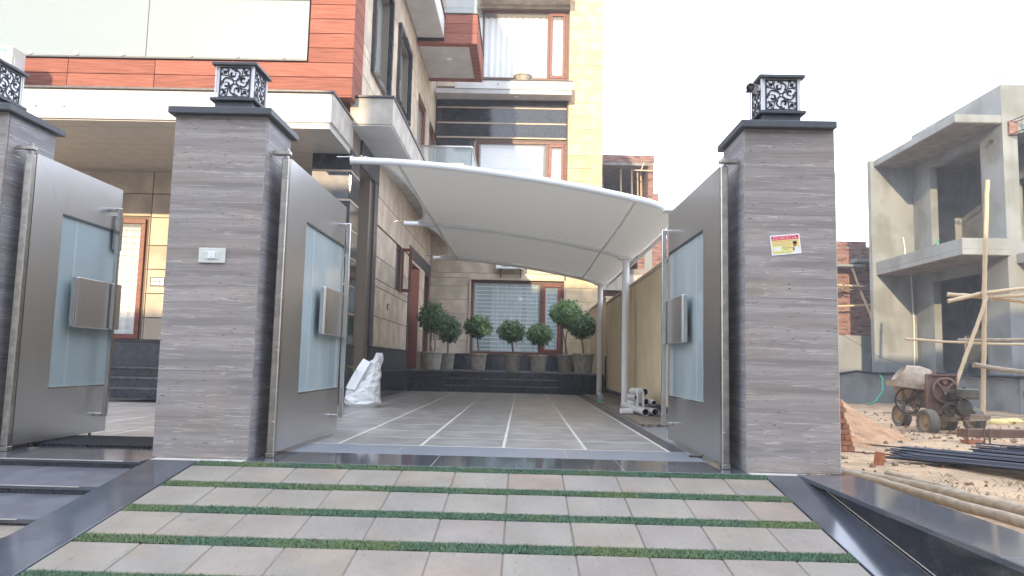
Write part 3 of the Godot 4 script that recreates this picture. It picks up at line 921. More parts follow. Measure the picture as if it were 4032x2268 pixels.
	leaf.box(V(-0.03, 0, 0), V(0.03, 2.56, 1.45), 0.004)
	for k in 3:
		leaf.box(V(0.0305, 0.15 + k * 0.8, 0.12), V(0.042, 0.82 + k * 0.8, 0.62), 0.005)
		leaf.box(V(0.0305, 0.15 + k * 0.8, 0.74), V(0.042, 0.82 + k * 0.8, 1.33), 0.005)
	var lf := put(dr, "door_leaf", leaf, M.teak)
	for k in 5:
		var hb := MB.new()
		hb.xf = leaf.xf
		hb.box(V(0.043, 0.3 + k * 0.5, 1.36), V(0.055, 0.38 + k * 0.5, 1.40))
		put(dr, "bolt", hb, M.chrome)
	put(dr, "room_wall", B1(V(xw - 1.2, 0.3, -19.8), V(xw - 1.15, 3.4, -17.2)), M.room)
	var d2 := put(v, "side_door", wall(V(xw - 0.0, 0, 0), BK, X, doors[3], [doors[3].grow_individual(-0.08, 0.0, -0.08, -0.08)], 0.12), M.teak_frame)
	put(d2, "door_leaf", B1(V(xw - 0.14, 0.48, -21.22), V(xw - 0.10, 3.06, -20.38)), M.teak)
	# ---------- first floor ledge box over the side opening and first floor glass railing
	put(v, "ledge_box", B1(V(-2.775, 4.345, -15.0), V(-2.105, 4.77, -11.25), 0.005), M.cream)
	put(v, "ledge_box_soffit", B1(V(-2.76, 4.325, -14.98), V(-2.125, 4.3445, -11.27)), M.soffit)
	put(v, "ledge_box_top", B1(V(-2.775, 4.7705, -15.02), V(-2.085, 4.80, -11.22), 0.004), M.granite_dull)
	put(v, "first_floor_slab", B1(V(-2.735, 4.35, -21.44), V(-1.30, 4.78, -15.03)), M.cream)
	var rl := put(v, "glass_railing", B1(V(-2.72, 5.86, -17.63), V(-1.33, 5.90, -17.57), 0.004), M.chrome)
	put(rl, "pane", B1(V(-2.70, 4.82, -17.606), V(-1.345, 5.859, -17.596)), M.glass_g)
	put(rl, "pane", B1(V(-1.338, 4.82, -20.9), V(-1.330, 5.859, -17.65)), M.glass_g)
	put(rl, "hand_rail", B1(V(-1.36, 5.86, -20.9), V(-1.31, 5.90, -17.64), 0.004), M.chrome)
	# ---------- upper slab edge with soffit, and the red balcony
	put(v, "slab_edge", B1(V(-2.73, 8.54, -17.38), V(-2.08, 9.02, -8.0), 0.005), M.white)
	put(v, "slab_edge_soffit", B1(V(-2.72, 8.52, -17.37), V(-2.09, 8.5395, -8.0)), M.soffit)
	put(v, "slab_edge_top", B1(V(-2.73, 9.021, -17.39), V(-2.05, 9.06, -8.0), 0.004), M.granite_dull)
	var bal := put(v, "balcony", B1(V(-2.73, 8.45, -19.88), V(-1.31, 9.10, -17.44)), M.wood_dark)
	panels(bal, "cladding_plank", M.wood, V(0, 0, -17.44), R, U, F, [-2.08, -1.275], [8.41, 8.655, 8.90, 9.14], [], 0.035, 0.008)
	panels(bal, "cladding_plank", M.wood, V(-1.31, 0, 0), BK, U, X, [17.41, 19.90], [8.41, 8.655, 8.90, 9.14], [], 0.035, 0.008)
	var bord := MB.new()
	for q: Rect2 in cut(Rect2(-2.73, 17.405, 1.457, 2.49), [Rect2(-2.73, 17.60, 1.25, 2.12)]):
		bord.box(V(q.position.x, 8.395, -q.end.y), V(q.end.x, 8.449, -q.position.y))
	put(bal, "soffit_border", bord, M.wood[1])
	put(bal, "soffit", B1(V(-2.73, 8.425, -19.715), V(-1.482, 8.4492, -17.605)), M.soffit)
	put(bal, "downlight", lamp_disc(V(-2.05, 8.42, -18.4), 0.075), M.white_paint)
	put(bal, "balcony_top", B1(V(-2.73, 9.142, -19.92), V(-1.25, 9.17, -17.38), 0.004), M.granite_dull)
	put(bal, "frosted_railing", B1(V(-2.08, 9.18, -17.52), V(-1.32, 10.1, -17.50)), M.milk)
	put(bal, "frosted_railing", B1(V(-1.31, 9.18, -19.8), V(-1.30, 10.1, -17.53)), M.glass_g)
	# ---------- street wing: red plank block over the white slab
	var blk := put(v, "plank_block", B1(V(-14.0, 4.75, -11.70), V(-2.735, 7.99, -11.04)), M.wood_dark)
	var py := [4.71]
	for k in 14:
		py.append(4.757 + 0.2335 * (k + 1))
	var lowp := py.slice(0, 3)
	panels(blk, "cladding_plank", M.wood, V(0, 0, -11.04), R, U, F, [-14.0, -11.2, -9.85, -8.48, -7.12, -5.765, -2.70], lowp, [], 0.04, 0.009)
	panels(blk, "cladding_plank", M.wood, V(0, 0, -11.04), R, U, F, [-3.40, -2.70], py.slice(2), [], 0.04, 0.009)
	panels(blk, "cladding_plank", M.wood, V(-2.735, 0, 0), BK, U, X, [11.0, 11.66], py, [], 0.035, 0.009)
	put(blk, "underside", B1(V(-14.0, 4.68, -11.70), V(-2.70, 4.709, -11.0)), M.wood[1])
	# frosted balcony glass in front of a white wall with a window
	var gx := [[-14.0, -8.9], [-8.89, -5.918], [-5.908, -3.415]]
	for g in gx:
		var pn := put(v, "frosted_glass", B1(V(g[0], 5.262, -10.992), V(g[1], 6.21, -10.98), 0.002), M.milk)
		var x: float = g[1] - 0.35
		while x > g[0]:
			var cl := MB.new()
			cl.lathe([Vector2(0, 0.02), Vector2(0.028, 0.016), Vector2(0.034, 0.0)], 10)
			var c2 := MB.new(); c2.xf = Transform3D(Basis(Vector3.RIGHT, PI / 2), V(x, 5.30, -10.979))
			c2.lathe([Vector2(0.036, 0.0), Vector2(0.03, 0.018), Vector2(0.0, 0.024)], 10)
			put(pn, "clamp", c2, M.white_paint)
			x -= 0.72
	put(v, "glass_channel", B1(V(-14.0, 5.235, -11.02), V(-3.41, 5.261, -10.975), 0.003), M.granite_dull)
	put(v, "glass_top_rail", B1(V(-14.0, 6.2105, -11.01), V(-3.41, 6.235, -10.965), 0.003), M.ac_d)
	put(v, "terrace_floor", B1(V(-14.0, 5.10, -13.2), V(-3.0, 5.22, -11.71)), M.cream)
	var tw := Rect2(-8.37, 5.3, 1.07, 2.1)
	var tr := Rect2(-8.3, 6.02, 1.06, 1.6)
	put(v, "terrace_wall", wall(V(0, 0, -12.4), R, F, Rect2(-14.0, 5.22, 11.0, 4.2), [tr], 0.2), M.white)
	var tww := window(v, V(tr.position.x, tr.position.y, -12.4), R, F, tr.size.x, tr.size.y, [0.5], {"back": 0.06, "frame": M.ac})
	put(tww, "room_wall", B1(V(-8.5, 5.8, -12.66), V(-7.0, 7.8, -12.62)), M.curtain_d)
	put(v, "upper_block", B1(V(-14.0, 7.99, -29.0), V(-2.745, 13.0, -13.3)), M.cream)
	put(v, "terrace_roof", B1(V(-14.0, 9.42, -13.29), V(-2.745, 9.8, -9.0)), M.white)
	# ---------- porch: white slab, planked soffit, granite pillar, steps, wall
	put(v, "porch_slab", B1(V(-14.0, 3.985, -11.38), V(-2.755, 4.405, -10.1), 0.006), M.white)
	put(v, "porch_slab_end", B1(V(-2.7545, 3.99, -11.38), V(-2.74, 4.40, -10.105)), M.cream)
	put(v, "porch_slab", B1(V(-14.0, 3.985, -13.3), V(-2.775, 4.405, -11.3805)), M.white)
	put(v, "porch_slab_top", B1(V(-14.0, 4.4055, -13.3), V(-2.72, 4.44, -10.06), 0.005), M.granite_dull)
	for x in [-8.25, -6.95, -6.55]:
		put(v, "drain_spout", B1(V(x, 4.14, -10.105), V(x + 0.02, 4.16, -10.085)), M.ac_d)
	var sof := put(v, "soffit", B1(V(-14.0, 3.975, -13.2), V(-3.0, 3.9845, -10.35)), M.wood_dark)
	var sz := frange(10.12, 13.2, 0.29)
	panels(sof, "soffit_plank", [M.soffit_pl], V(0, 3.974, 0), R, BK, V(0, -1, 0), [-14.0, -3.42], sz, [], 0.012, 0.006)
	put(v, "soffit_beam", B1(V(-3.39, 3.90, -11.37), V(-2.775, 3.984, -10.12)), M.soffit_pl)
	var pw := Rect2(-7.82, 0.96, 1.05, 2.14)
	var pw2 := wall(V(0, 0, -13.05), R, F, Rect2(-14.0, 0.0, 11.2, 3.975), [pw], 0.25)
	var pwl := put(v, "porch_wall", pw2, M.sand_core)
	panels(pwl, "stone_panel", M.sand, V(0, 0, -13.05), R, U, F, [-9.5, -6.69, -5.5, -2.98], [0.95, 1.34, 1.77, 2.20, 2.63, 3.13, 3.56, 3.97], [pw.grow_individual(0.05, 0.0, 0.05, 0.05)], 0.03, 0.016)
	panels(pwl, "plinth_slab", [M.granite_dull], V(0, 0, -13.05), R, U, F, [-9.5, -7.3, -5.4, -3.0], [0.48, 0.915], [], 0.05, 0.004)
	put(pwl, "plinth_ledge", B1(V(-9.5, 0.916, -13.08), V(-3.0, 0.945, -12.97), 0.004), M.granite_dull)
	var pwin := window(v, V(pw.position.x, pw.position.y, -13.05), R, F, pw.size.x, pw.size.y, [], {"back": -0.01, "fw": 0.085, "frame": M.teak})
	for k in 17:
		put(pwin, "grille_bar", B1(V(-7.78, 1.1 + k * 0.115, -13.12), V(-6.82, 1.116 + k * 0.115, -13.11)), M.grille)
	drape(pwin, V(-7.45, 1.0, -13.22), R, F, 0.60, 2.05, 4, 0.02, M.white_paint)
	drape(pwin, V(-7.82, 1.0, -13.25), R, F, 0.30, 2.05, 2, 0.02, M.curtain)
	put(pwin, "room_wall", B1(V(-8.1, 0.7, -13.34), V(-6.5, 3.4, -13.31)), M.curtain_d)
	var sw2 := put(v, "switch_panel", B1(V(-6.62, 1.90, -13.019), V(-6.36, 2.06, -13.0), 0.003), M.black)
	for k in 6:
		put(sw2, "switch", B1(V(-6.60 + 0.08 * (k % 3), 1.915 + 0.07 * (k / 3), -12.9995), V(-6.53 + 0.08 * (k % 3), 1.975 + 0.07 * (k / 3), -12.993), 0.002), M.white_paint)
	# granite pillar at the porch corner with pale grooves
	var pil := put(v, "porch_pillar", B1(V(-3.34, 0.0, -12.00), V(-2.775, 3.99, -11.43)), M.black_stone)
	var gy := [0.93, 1.415, 1.855, 2.295, 2.735, 3.177, 3.64, 3.985]
	for k in gy.size() - 1:
		var a: float = gy[k] + (0.018 if k else 0.0); var b: float = gy[k + 1] - 0.018
		put(pil, "granite_panel", B1(V(-3.37, a, -11.429), V(-2.775, b, -11.40), 0.003), M.granite_scuff if k == 5 else (M.granite_b if k == 6 else M.granite))
		put(pil, "granite_panel", B1(V(-2.7745, a, -12.00), V(-2.745, b, -11.40), 0.003), M.granite)
		if k:
			put(pil, "pale_groove", B1(V(-3.362, gy[k] - 0.016, -11.4285), V(-2.753, gy[k] + 0.016, -11.408)), M.sand_trim)
			put(pil, "pale_groove", B1(V(-2.7735, gy[k] - 0.016, -11.995), V(-2.753, gy[k] + 0.016, -11.4082)), M.sand_trim)
	put(pil, "pillar_base", B1(V(-3.38, 0.0, -12.04), V(-2.73, 0.90, -11.39), 0.004), M.granite_dull)
	put(pil, "base_ledge", B1(V(-3.40, 0.9005, -12.04), V(-2.71, 0.928, -11.37), 0.004), M.granite_dull)
	# inside of the side opening
	put(v, "porch_wall", B1(V(-4.6, 0.48, -13.3), V(-4.4, 3.97, -12.1)), M.granite)
	# porch steps and platform
	var ps := put(v, "porch_steps", B1(V(-9.4, -0.01, -13.0), V(-3.39, 0.45, -12.42)), M.granite_dull)
	for k in 3:
		var zf := -11.80 - 0.30 * k
		put(ps, "riser", B1(V(-9.4, 0.16 * k, zf - 0.03), V(-3.39, 0.16 * k + 0.137, zf)), M.granite_b)
		put(ps, "tread", B1(V(-9.4, 0.16 * k + 0.1375, (zf - 0.33) if k < 2 else -13.0), V(-3.39, 0.16 * (k + 1), zf + 0.02), 0.004), M.granite_edge)
	# ---------- back platform with its three broad steps
	var bp := put(v, "platform", B1(V(-2.74, -0.01, -21.5), V(1.90, 0.455, -17.62)), M.granite_dull)
	put(bp, "platform_top", B1(V(-2.64, 0.4555, -21.46), V(1.90, 0.48, -17.62)), M.granite_dull)
	for x in [[-2.64, -1.785], [0.845, 1.87]]:
		put(bp, "front_slab", B1(V(x[0], 0.0, -17.62), V(x[1], 0.455, -17.2), 0.003), M.granite_b)
		put(bp, "platform_edge", B1(V(x[0], 0.4555, -17.6195), V(x[1], 0.482, -17.18), 0.004), M.granite_edge)
	for k in 3:
		put(bp, "riser", B1(V(-1.784, 0.16 * k, -17.62), V(0.844, 0.16 * k + 0.135, -17.27 - 0.11 * k)), M.granite_b)
		put(bp, "tread", B1(V(-1.784, 0.16 * k + 0.1355, -17.6195), V(0.844, 0.16 * (k + 1) - 0.002, -17.255 - 0.11 * k), 0.004), M.granite_edge)

func lamp_disc(at: Vector3, r: float) -> MB:
	var m := MB.new()
	m.lathe([Vector2(r, 0.012), Vector2(r, -0.004), Vector2(r * 0.8, -0.010), Vector2(r * 0.72, -0.002), Vector2(0.0, -0.002)], 16, at)
	return m

# ---------------------------------------------------------------- neighbouring buildings
func build_neighbours() -> void:
	var R := Vector3.RIGHT; var F := V(0, 0, 1)
	var BK := V(0, 0, -1); var L := V(-1, 0, 0)
	# unfinished concrete house on the next plot
	var c := thing("concrete_house", "unfinished grey concrete house with cantilevered slabs on the site to the right", "house")
	put(c, "wall", wall(V(0, 0, -28.0), R, F, Rect2(13.11, 0.58, 1.85, 8.12), [], 0.25), M.conc)
	# side wall with the two big openings, facing left
	var op := [Rect2(23.80, 4.83, 3.0, 3.29), Rect2(23.80, 0.62, 3.0, 3.34)]
	var sw := put(c, "side_wall", wall(V(14.70, 0, 0), BK, L, Rect2(22.65, 0.58, 5.349, 9.10), op, 0.26), M.conc)
	# front wall of the nearer part
	var fo := [Rect2(15.15, 4.75, 2.6, 3.40), Rect2(15.35, 0.62, 2.6, 3.0)]
	put(c, "front_wall", wall(V(0, 0, -22.65), R, F, Rect2(14.962, 0.58, 6.0, 9.10), fo, 0.26), M.conc)
	put(c, "back_wall", B1(V(14.96, 0.58, -31.2), V(21.0, 9.68, -31.0)), M.conc2)
	put(c, "end_wall", B1(V(20.962, 0.58, -30.99), V(21.2, 9.68, -22.65)), M.conc2)
	put(c, "inner_wall", wall(V(16.75, 0, 0), BK, L, Rect2(23.3, 0.6, 7.6, 8.0), [Rect2(24.2, 4.8, 1.0, 2.5), Rect2(26.2, 4.8, 0.9, 2.5), Rect2(24.4, 0.6, 1.0, 2.4)], 0.2), M.conc2)
	put(c, "inner_wall", B1(V(14.97, 0.6, -28.6), V(16.74, 8.4, -28.4)), M.conc2)
	# slabs
	put(c, "roof_slab", B1(V(13.25, 8.45, -27.999), V(14.699, 8.70, -22.65), 0.01), M.conc)
	put(c, "slab_underside", B1(V(13.28, 8.436, -27.99), V(14.69, 8.449, -22.68)), M.slab_under)
	put(c, "roof_slab", B1(V(14.962, 8.42, -30.99), V(20.96, 8.68, -22.911)), M.slab_under)
	var bal := put(c, "balcony_slab", B1(V(13.25, 4.29, -27.999), V(14.699, 4.45, -22.5)), M.conc)
	put(bal, "parapet", B1(V(13.25, 4.4505, -27.999), V(13.37, 4.79, -22.62), 0.008), M.conc)
	put(bal, "parapet", B1(V(13.25, 4.4505, -22.6195), V(14.69, 4.79, -22.5), 0.008), M.conc)
	put(bal, "slab_underside", B1(V(13.28, 4.276, -27.99), V(14.69, 4.2895, -22.53)), M.slab_under)
	put(c, "floor_slab", B1(V(14.962, 4.40, -30.99), V(20.96, 4.62, -22.911)), M.slab_under)
	put(c, "front_canopy", B1(V(14.962, 4.05, -22.649), V(19.0, 4.35, -21.3), 0.01), M.conc)
	# plinth band all along the foot
	put(c, "plinth", B1(V(11.6, -0.9, -28.4), V(14.69, 0.578, -27.6), 0.01), M.conc2)
	put(c, "plinth", B1(V(14.60, -0.9, -27.599), V(21.2, 0.578, -22.2), 0.01), M.conc2)
	put(c, "yard_wall", B1(V(11.3, 0.579, -30.2), V(13.9, 2.10, -30.0), 0.01), M.conc)
	# starter bars on the roof, beam stub, conduits
	for p in [[14.75, 9.68, -22.75], [14.9, 9.68, -22.8], [15.05, 9.68, -22.8], [13.4, 8.7, -27.9], [13.5, 8.7, -27.8], [13.45, 8.7, -27.6], [14.75, 9.68, -27.0], [14.85, 9.68, -26.9]]:
		var m := MB.new()
		m.tube([V(p[0], p[1], p[2]), V(p[0] + rng.randf_range(-0.03, 0.03), p[1] + rng.randf_range(0.35, 0.75), p[2])], 0.014, 5)
		put(c, "starter_bar", m, M.rebar)
	var st := MB.new()
	for k in 4:
		var dx := 0.0 if k % 2 == 0 else 0.22; var dy := 0.0 if k < 2 else 0.42
		st.tube([V(14.88 + dx, 8.05 + dy, -22.6), V(15.2 + dx, 8.15 + dy, -21.6), V(15.9 + dx, 8.45 + dy, -20.6)], 0.014, 5)
	for k in 3:
		var q := V(15.0 + k * 0.35, 8.07 + k * 0.14, -22.2 + k * -0.0 + k * 0.65)
		st.tube([q, q + V(0.22, 0, 0), q + V(0.22, 0.42, 0), q + V(0, 0.42, 0), q], 0.01, 5, false)
	put(c, "beam_bars", st, M.rebar)
	put(c, "beam_stub", B1(V(14.86, 8.05, -22.649), V(15.12, 8.5, -22.55), 0.01), M.brickwall)
	for p in [[14.55, 0.6, 4.27, -27.985], [14.30, 4.8, 5.75, -27.985]]:
		var m := MB.new()
		m.tube([V(p[0], p[1], p[3]), V(p[0] + 0.02, (p[1] + p[2]) * 0.5, p[3] + 0.03), V(p[0] - 0.03, p[2], p[3] + 0.01)], 0.028, 6)
		put(c, "conduit", m, M.pvc)
	var hs := MB.new()
	hs.tube([V(14.75, 5.4, -26.4), V(14.62, 5.38, -26.3), V(14.55, 5.1, -26.2), V(14.58, 4.8, -26.1)], 0.03, 6)
	put(c, "drain_hose", hs, M.hose_g)
	var sp := MB.new()
	sp.tube([V(14.70, 8.02, -23.15), V(14.62, 8.0, -23.15)], 0.05, 8)
	put(c, "spout", sp, M.iron)
	# brick house right behind it
	var b := thing("brick_house", "raw red brick house seen between the poster pillar and the grey concrete house", "house")
	put(b, "wall", wall(V(0, 0, -32.0), R, F, Rect2(10.0, -0.6, 4.85, 6.5), [], 0.25), M.brickwall)
	put(b, "column", B1(V(14.851, -0.6, -32.25), V(15.2, 6.0, -31.94)), M.conc2)
	put(b, "parapet", B1(V(10.0, 5.901, -32.25), V(14.85, 6.02, -31.98)), M.brickwall)
	put(b, "sunshade_slab", B1(V(10.0, 5.05, -31.999), V(14.3, 5.15, -31.2)), M.conc2)
	put(b, "lintel_stub", B1(V(14.0, 5.28, -31.999), V(14.9, 5.42, -31.3)), M.conc2)
	put(b, "side_wall", B1(V(9.75, -0.6, -40.0), V(9.999, 5.9, -32.0)), M.brickwall)
	put(b, "parapet", B1(V(12.9, 6.0205, -32.4), V(14.85, 6.3, -32.26)), M.brickwall)
	# brick house behind the carport, top floor open
	var e := thing("brick_tower", "unfinished red brick building with an open dark top storey rising behind the carport", "building")
	var z := -34.0
	put(e, "parapet", B1(V(-3.0, 10.13, z - 0.25), V(5.94, 10.46, z), 0.0), M.brickwall)
	put(e, "lintel", B1(V(-3.0, 9.98, z - 6.0), V(5.92, 10.129, z - 0.02)), M.slab_under)
	put(e, "side_wall", B1(V(5.66, 6.9, z - 6.0), V(5.92, 9.979, z - 0.04)), M.brickwall)
	put(e, "back_wall", B1(V(-3.0, 6.9, z - 6.3), V(5.92, 10.1, z - 6.01)), M.slab_under)
	put(e, "stepped_pier", B1(V(5.921, 6.9, z - 1.2), V(6.16, 8.66, z - 0.04)), M.brickwall)
	put(e, "floor_slab", B1(V(-3.0, 6.6, z - 6.3), V(6.4, 6.899, z)), M.conc_rough)
	put(e, "wall", wall(V(0, 0, z), R, F, Rect2(-3.0, -0.6, 9.6, 7.199), [Rect2(3.9, 4.0, 1.3, 1.8), Rect2(2.0, 1.0, 1.4, 2.6)], 0.3), M.brickwall)
	put(e, "concrete_column", B1(V(5.50, -0.6, z + 0.001), V(5.85, 6.59, z + 0.05)), M.conc2)
	put(e, "balcony_slab", B1(V(3.4, 4.7, z + 0.0015), V(5.8, 4.95, z + 1.2)), M.slab_under)
	put(e, "balcony_wall", B1(V(3.4, 4.0, z + 1.0), V(5.8, 4.699, z + 1.19)), M.cream)
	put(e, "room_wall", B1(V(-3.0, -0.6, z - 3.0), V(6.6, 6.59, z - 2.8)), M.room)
	put(e, "cement_wall", B1(V(6.61, -0.6, z - 0.4), V(9.2, 8.10, z - 0.1)), M.conc2)
	for p in [[4.45, 0.2], [4.95, 0.05], [5.25, 0.25], [5.45, 0.5], [3.75, 1.5], [5.55, 0.9]]:
		var m := MB.new()
		var x: float = p[0]
		m.tube([V(x, 6.9, z - 0.5 - p[1]), V(x + 0.05, 8.3, z - 0.45 - p[1]), V(x + 0.02, 9.97, z - 0.5 - p[1])], 0.045, 7)
		put(e, "prop_pole", m, M.bamboo)
	var m2 := MB.new()
	m2.bar(V(4.95, 9.72, z + 0.1), V(6.05, 9.70, z + 0.12), 0.05, 0.05)
	m2.bar(V(5.30, 9.70, z + 0.06), V(5.45, 10.1, z + 0.06), 0.04, 0.04)
	put(e, "crossbar", m2, M.bamboo)
	# houses across the street, behind the viewer: they shade the gate and show in the polished stone
	var hts := [8.1, 11.8, 9.6]  # unseen; stepped heights shaped to choose which villa parts the sun reaches
	var xs := [[-40.0, -9.302], [-7.9, 40.0], [-9.3, -7.902]]  # last span is a narrow block added only to trim the sunlight
	for k in 3:
		var o := thing("street_house", ["long low cream house across the street, left of the gate", "long tall cream house across the street, opposite the gate and the building site", "unseen narrow cream block added between the low and the tall house to trim the sunlight"][k], "house", V(0, 0, 0), "houses across the street")
		var hl := []
		var x: float = xs[k][0] + 1.2
		while x < xs[k][1] - 2.0:
			hl.append(Rect2(x, 0.4, 1.5, 1.7)); hl.append(Rect2(x, 4.2, 1.5, 1.7))
			x += 3.4
		put(o, "wall", wall(V(0, 0, 12.0), R, V(0, 0, -1), Rect2(xs[k][0], -1.0, xs[k][1] - xs[k][0], hts[k] + 1.0), hl, 0.3), M.far_wall)
		for h: Rect2 in hl:
			put(o, "window", B1(V(h.position.x, h.position.y, 12.2), V(h.end.x, h.end.y, 12.22)), M.glass_g)
		put(o, "back_wall", B1(V(xs[k][0], -1.0, 17.8), V(xs[k][1], hts[k], 18.0)), M.far_wall)
		put(o, "roof", B1(V(xs[k][0], hts[k] - 0.3, 12.301), V(xs[k][1], hts[k] - 0.02, 17.79)), M.far_wall)

# ---------------------------------------------------------------- gate pillars and their lamps
func build_pillars() -> void:
	var spec := [
		{"x0": -4.36, "x1": -3.735, "top": 2.41, "label": "grey travertine gate pillar at the picture's left edge, beyond the small gate"},
		{"x0": -2.52, "x1": -1.862, "top": 2.41, "label": "grey travertine gate pillar that carries the white doorbell switch"},
		{"x0": 1.534, "x1": 2.165, "top": 2.385, "label": "grey travertine gate pillar with the small printed poster stuck on it"},
	]
	var lamps := [V(-4.05, 2.46, -5.385), V(-2.152, 2.46, -5.385), V(1.832, 2.436, -5.385)]
	for k in 3:
		var s: Dictionary = spec[k]
		var w: float = s.x1 - s.x0
		var t := thing("gate_pillar", s.label, "pillar", V((s.x0 + s.x1) * 0.5, 0, -5.15), "stone clad gate pillars")
		var h := w * 0.5; var tp: float = s.top
		put(t, "core", B1(V(-h + 0.022, 0, -0.535), V(h - 0.022, tp, -0.02)), M.granite_dull)
		# cladding slabs; the front slab stops short of the corner and leaves a groove
		var jy := [0.0, 0.595, 1.185, 1.772, tp]
		for j in 4:
			put(t, "front_slab", B1(V(-h, jy[j] + 0.0006, -0.019), V(h - 0.001, jy[j + 1] - 0.0004, rng.randf_range(-0.0008, 0.0)), 0.001), M.travs[(j + k) % 4])
		for sd in [-1.0, 1.0]:
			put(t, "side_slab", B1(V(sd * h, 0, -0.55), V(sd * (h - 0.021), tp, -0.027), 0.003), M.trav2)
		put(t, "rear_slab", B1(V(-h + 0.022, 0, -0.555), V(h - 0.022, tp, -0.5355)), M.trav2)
		var ov := 0.045
		put(t, "cap", B1(V(-h - ov * 0.8, tp, -0.60), V(h + (ov if k != 2 else 0.0) , tp + 0.050, 0.055), 0.004), M.cap)
		if k == 2:
			put(t, "unpolished_slab_edge", B1(V(h + 0.0005, 0.0, -0.5), V(h + 0.022, 2.10, -0.045), 0.003), M.grout)
		build_lamp(lamps[k] , ["black and white lattice pillar lamp cut by the picture's left edge", "black and white lattice pillar lamp above the doorbell pillar", "black and white lattice pillar lamp with a foil tube stuck in its side"][k])
	# doorbell switch on the middle pillar
	var d := thing("doorbell_switch", "white rectangular doorbell switch plate on the grey travertine pillar", "doorbell", V(-2.193, 1.40, -5.149))
	put(d, "plate", B1(V(-0.094, -0.053, 0.0), V(0.094, 0.053, 0.012), 0.004), M.switch_p)
	put(d, "frame", B1(V(-0.052, -0.026, 0.0125), V(0.052, 0.026, 0.016), 0.002), M.switch_p)
	put(d, "rocker", B1(V(-0.026, -0.024, 0.0165), V(0.026, 0.024, 0.023), 0.003), M.white_paint)
	var dot := MB.new(); dot.ball(V(0.0, -0.013, 0.023), V(0.003, 0.003, 0.002), 8, 4)
	put(d, "indicator", dot, M.ac_d)
	# poster on the right pillar
	var p := MB.new()
	p.xf = Transform3D(Basis(V(0, 0, 1), deg_to_rad(6.0)), V(1.813, 1.5625, -5.1485))
	var pw := 0.103; var ph := 0.070
	p.box(V(-pw, -ph, 0), V(pw, ph, 0.0012))
	var face := MB.new(); face.xf = p.xf
	var nn := V(0, 0, 1)
	face.tri(V(-pw, -ph, 0.0016), V(pw, -ph, 0.0016), V(pw, ph, 0.0016), nn, nn, nn, Vector2(0, 1), Vector2(1, 1), Vector2(1, 0))
	face.tri(V(-pw, -ph, 0.0016), V(pw, ph, 0.0016), V(-pw, ph, 0.0016), nn, nn, nn, Vector2(0, 1), Vector2(1, 0), Vector2(0, 0))
	var t2 := thing("poster", "small red and yellow printed poster pasted askew on the right gate pillar", "poster")
	put(t2, "paper", p, M.white_paint)
	var pm := StandardMaterial3D.new()
	pm.albedo_texture = poster_texture(); pm.roughness = 0.5
	put(t2, "print", face, pm)
	# crumpled foil tube in the right lamp
	var f := thing("foil_tube", "crumpled silver foil tube sticking out of the right pillar lamp", "duct")
	var m := MB.new()
	var pts := []; var rr := []
	for i in 9:
		var q := i / 8.0
		pts.append(V(1.712 - 0.114 * q, 2.738 - 0.026 * q, -5.325 + 0.110 * q))
		rr.append(0.0345 + 0.002 * sin(i * 2.3))
	m.tube(pts, rr, 18, false)
	for i in m.v.size():
		m.v[i] += V(1, 1, 1) * 0.004 * hn.get_noise_3dv(m.v[i] * 700.0)
	put(f, "tube", m, M.foil)
	var inn := MB.new()
	inn.tube([V(1.66, 2.726, -5.275), V(1.600, 2.7125, -5.217)], [0.029, 0.030], 16, false)
	inn.tube([V(1.66, 2.726, -5.275), V(1.659, 2.7257, -5.274)], 0.028, 14, true)
	put(f, "inside", inn, M.steel_worn)

func ribbon(m: MB, pts: Array, w: float, o: Vector3, u: Vector3, v2: Vector3, n: Vector3, d: float) -> void:
	for i in pts.size() - 1:
		var a: Vector2 = pts[i]; var b: Vector2 = pts[i + 1]
		var t := (b - a).normalized(); var s := Vector2(-t.y, t.x) * w * 0.5
		a -= t * w * 0.15; b += t * w * 0.15
		var c := []
		for q: Vector2 in [a + s, b + s, b - s, a - s]:
			c.append(o + u * q.x + v2 * q.y)
		m.face(c[0] + n * d, c[1] + n * d, c[2] + n * d, c[3] + n * d, n)
		for j in 4:
			var k := (j + 1) % 4
			m.fquad(c[j], c[k], c[k] + n * d, c[j] + n * d, (c[j] + c[k]) * 0.5 - (c[0] + c[2]) * 0.5)

func arc(cx: float, cy: float, r: float, a0: float, a1: float, k := 8) -> Array:
	var o := []
	for i in k + 1:
		var a := deg_to_rad(lerpf(a0, a1, float(i) / k))
		o.append(Vector2(cx + r * cos(a), cy + r * sin(a)))
	return o

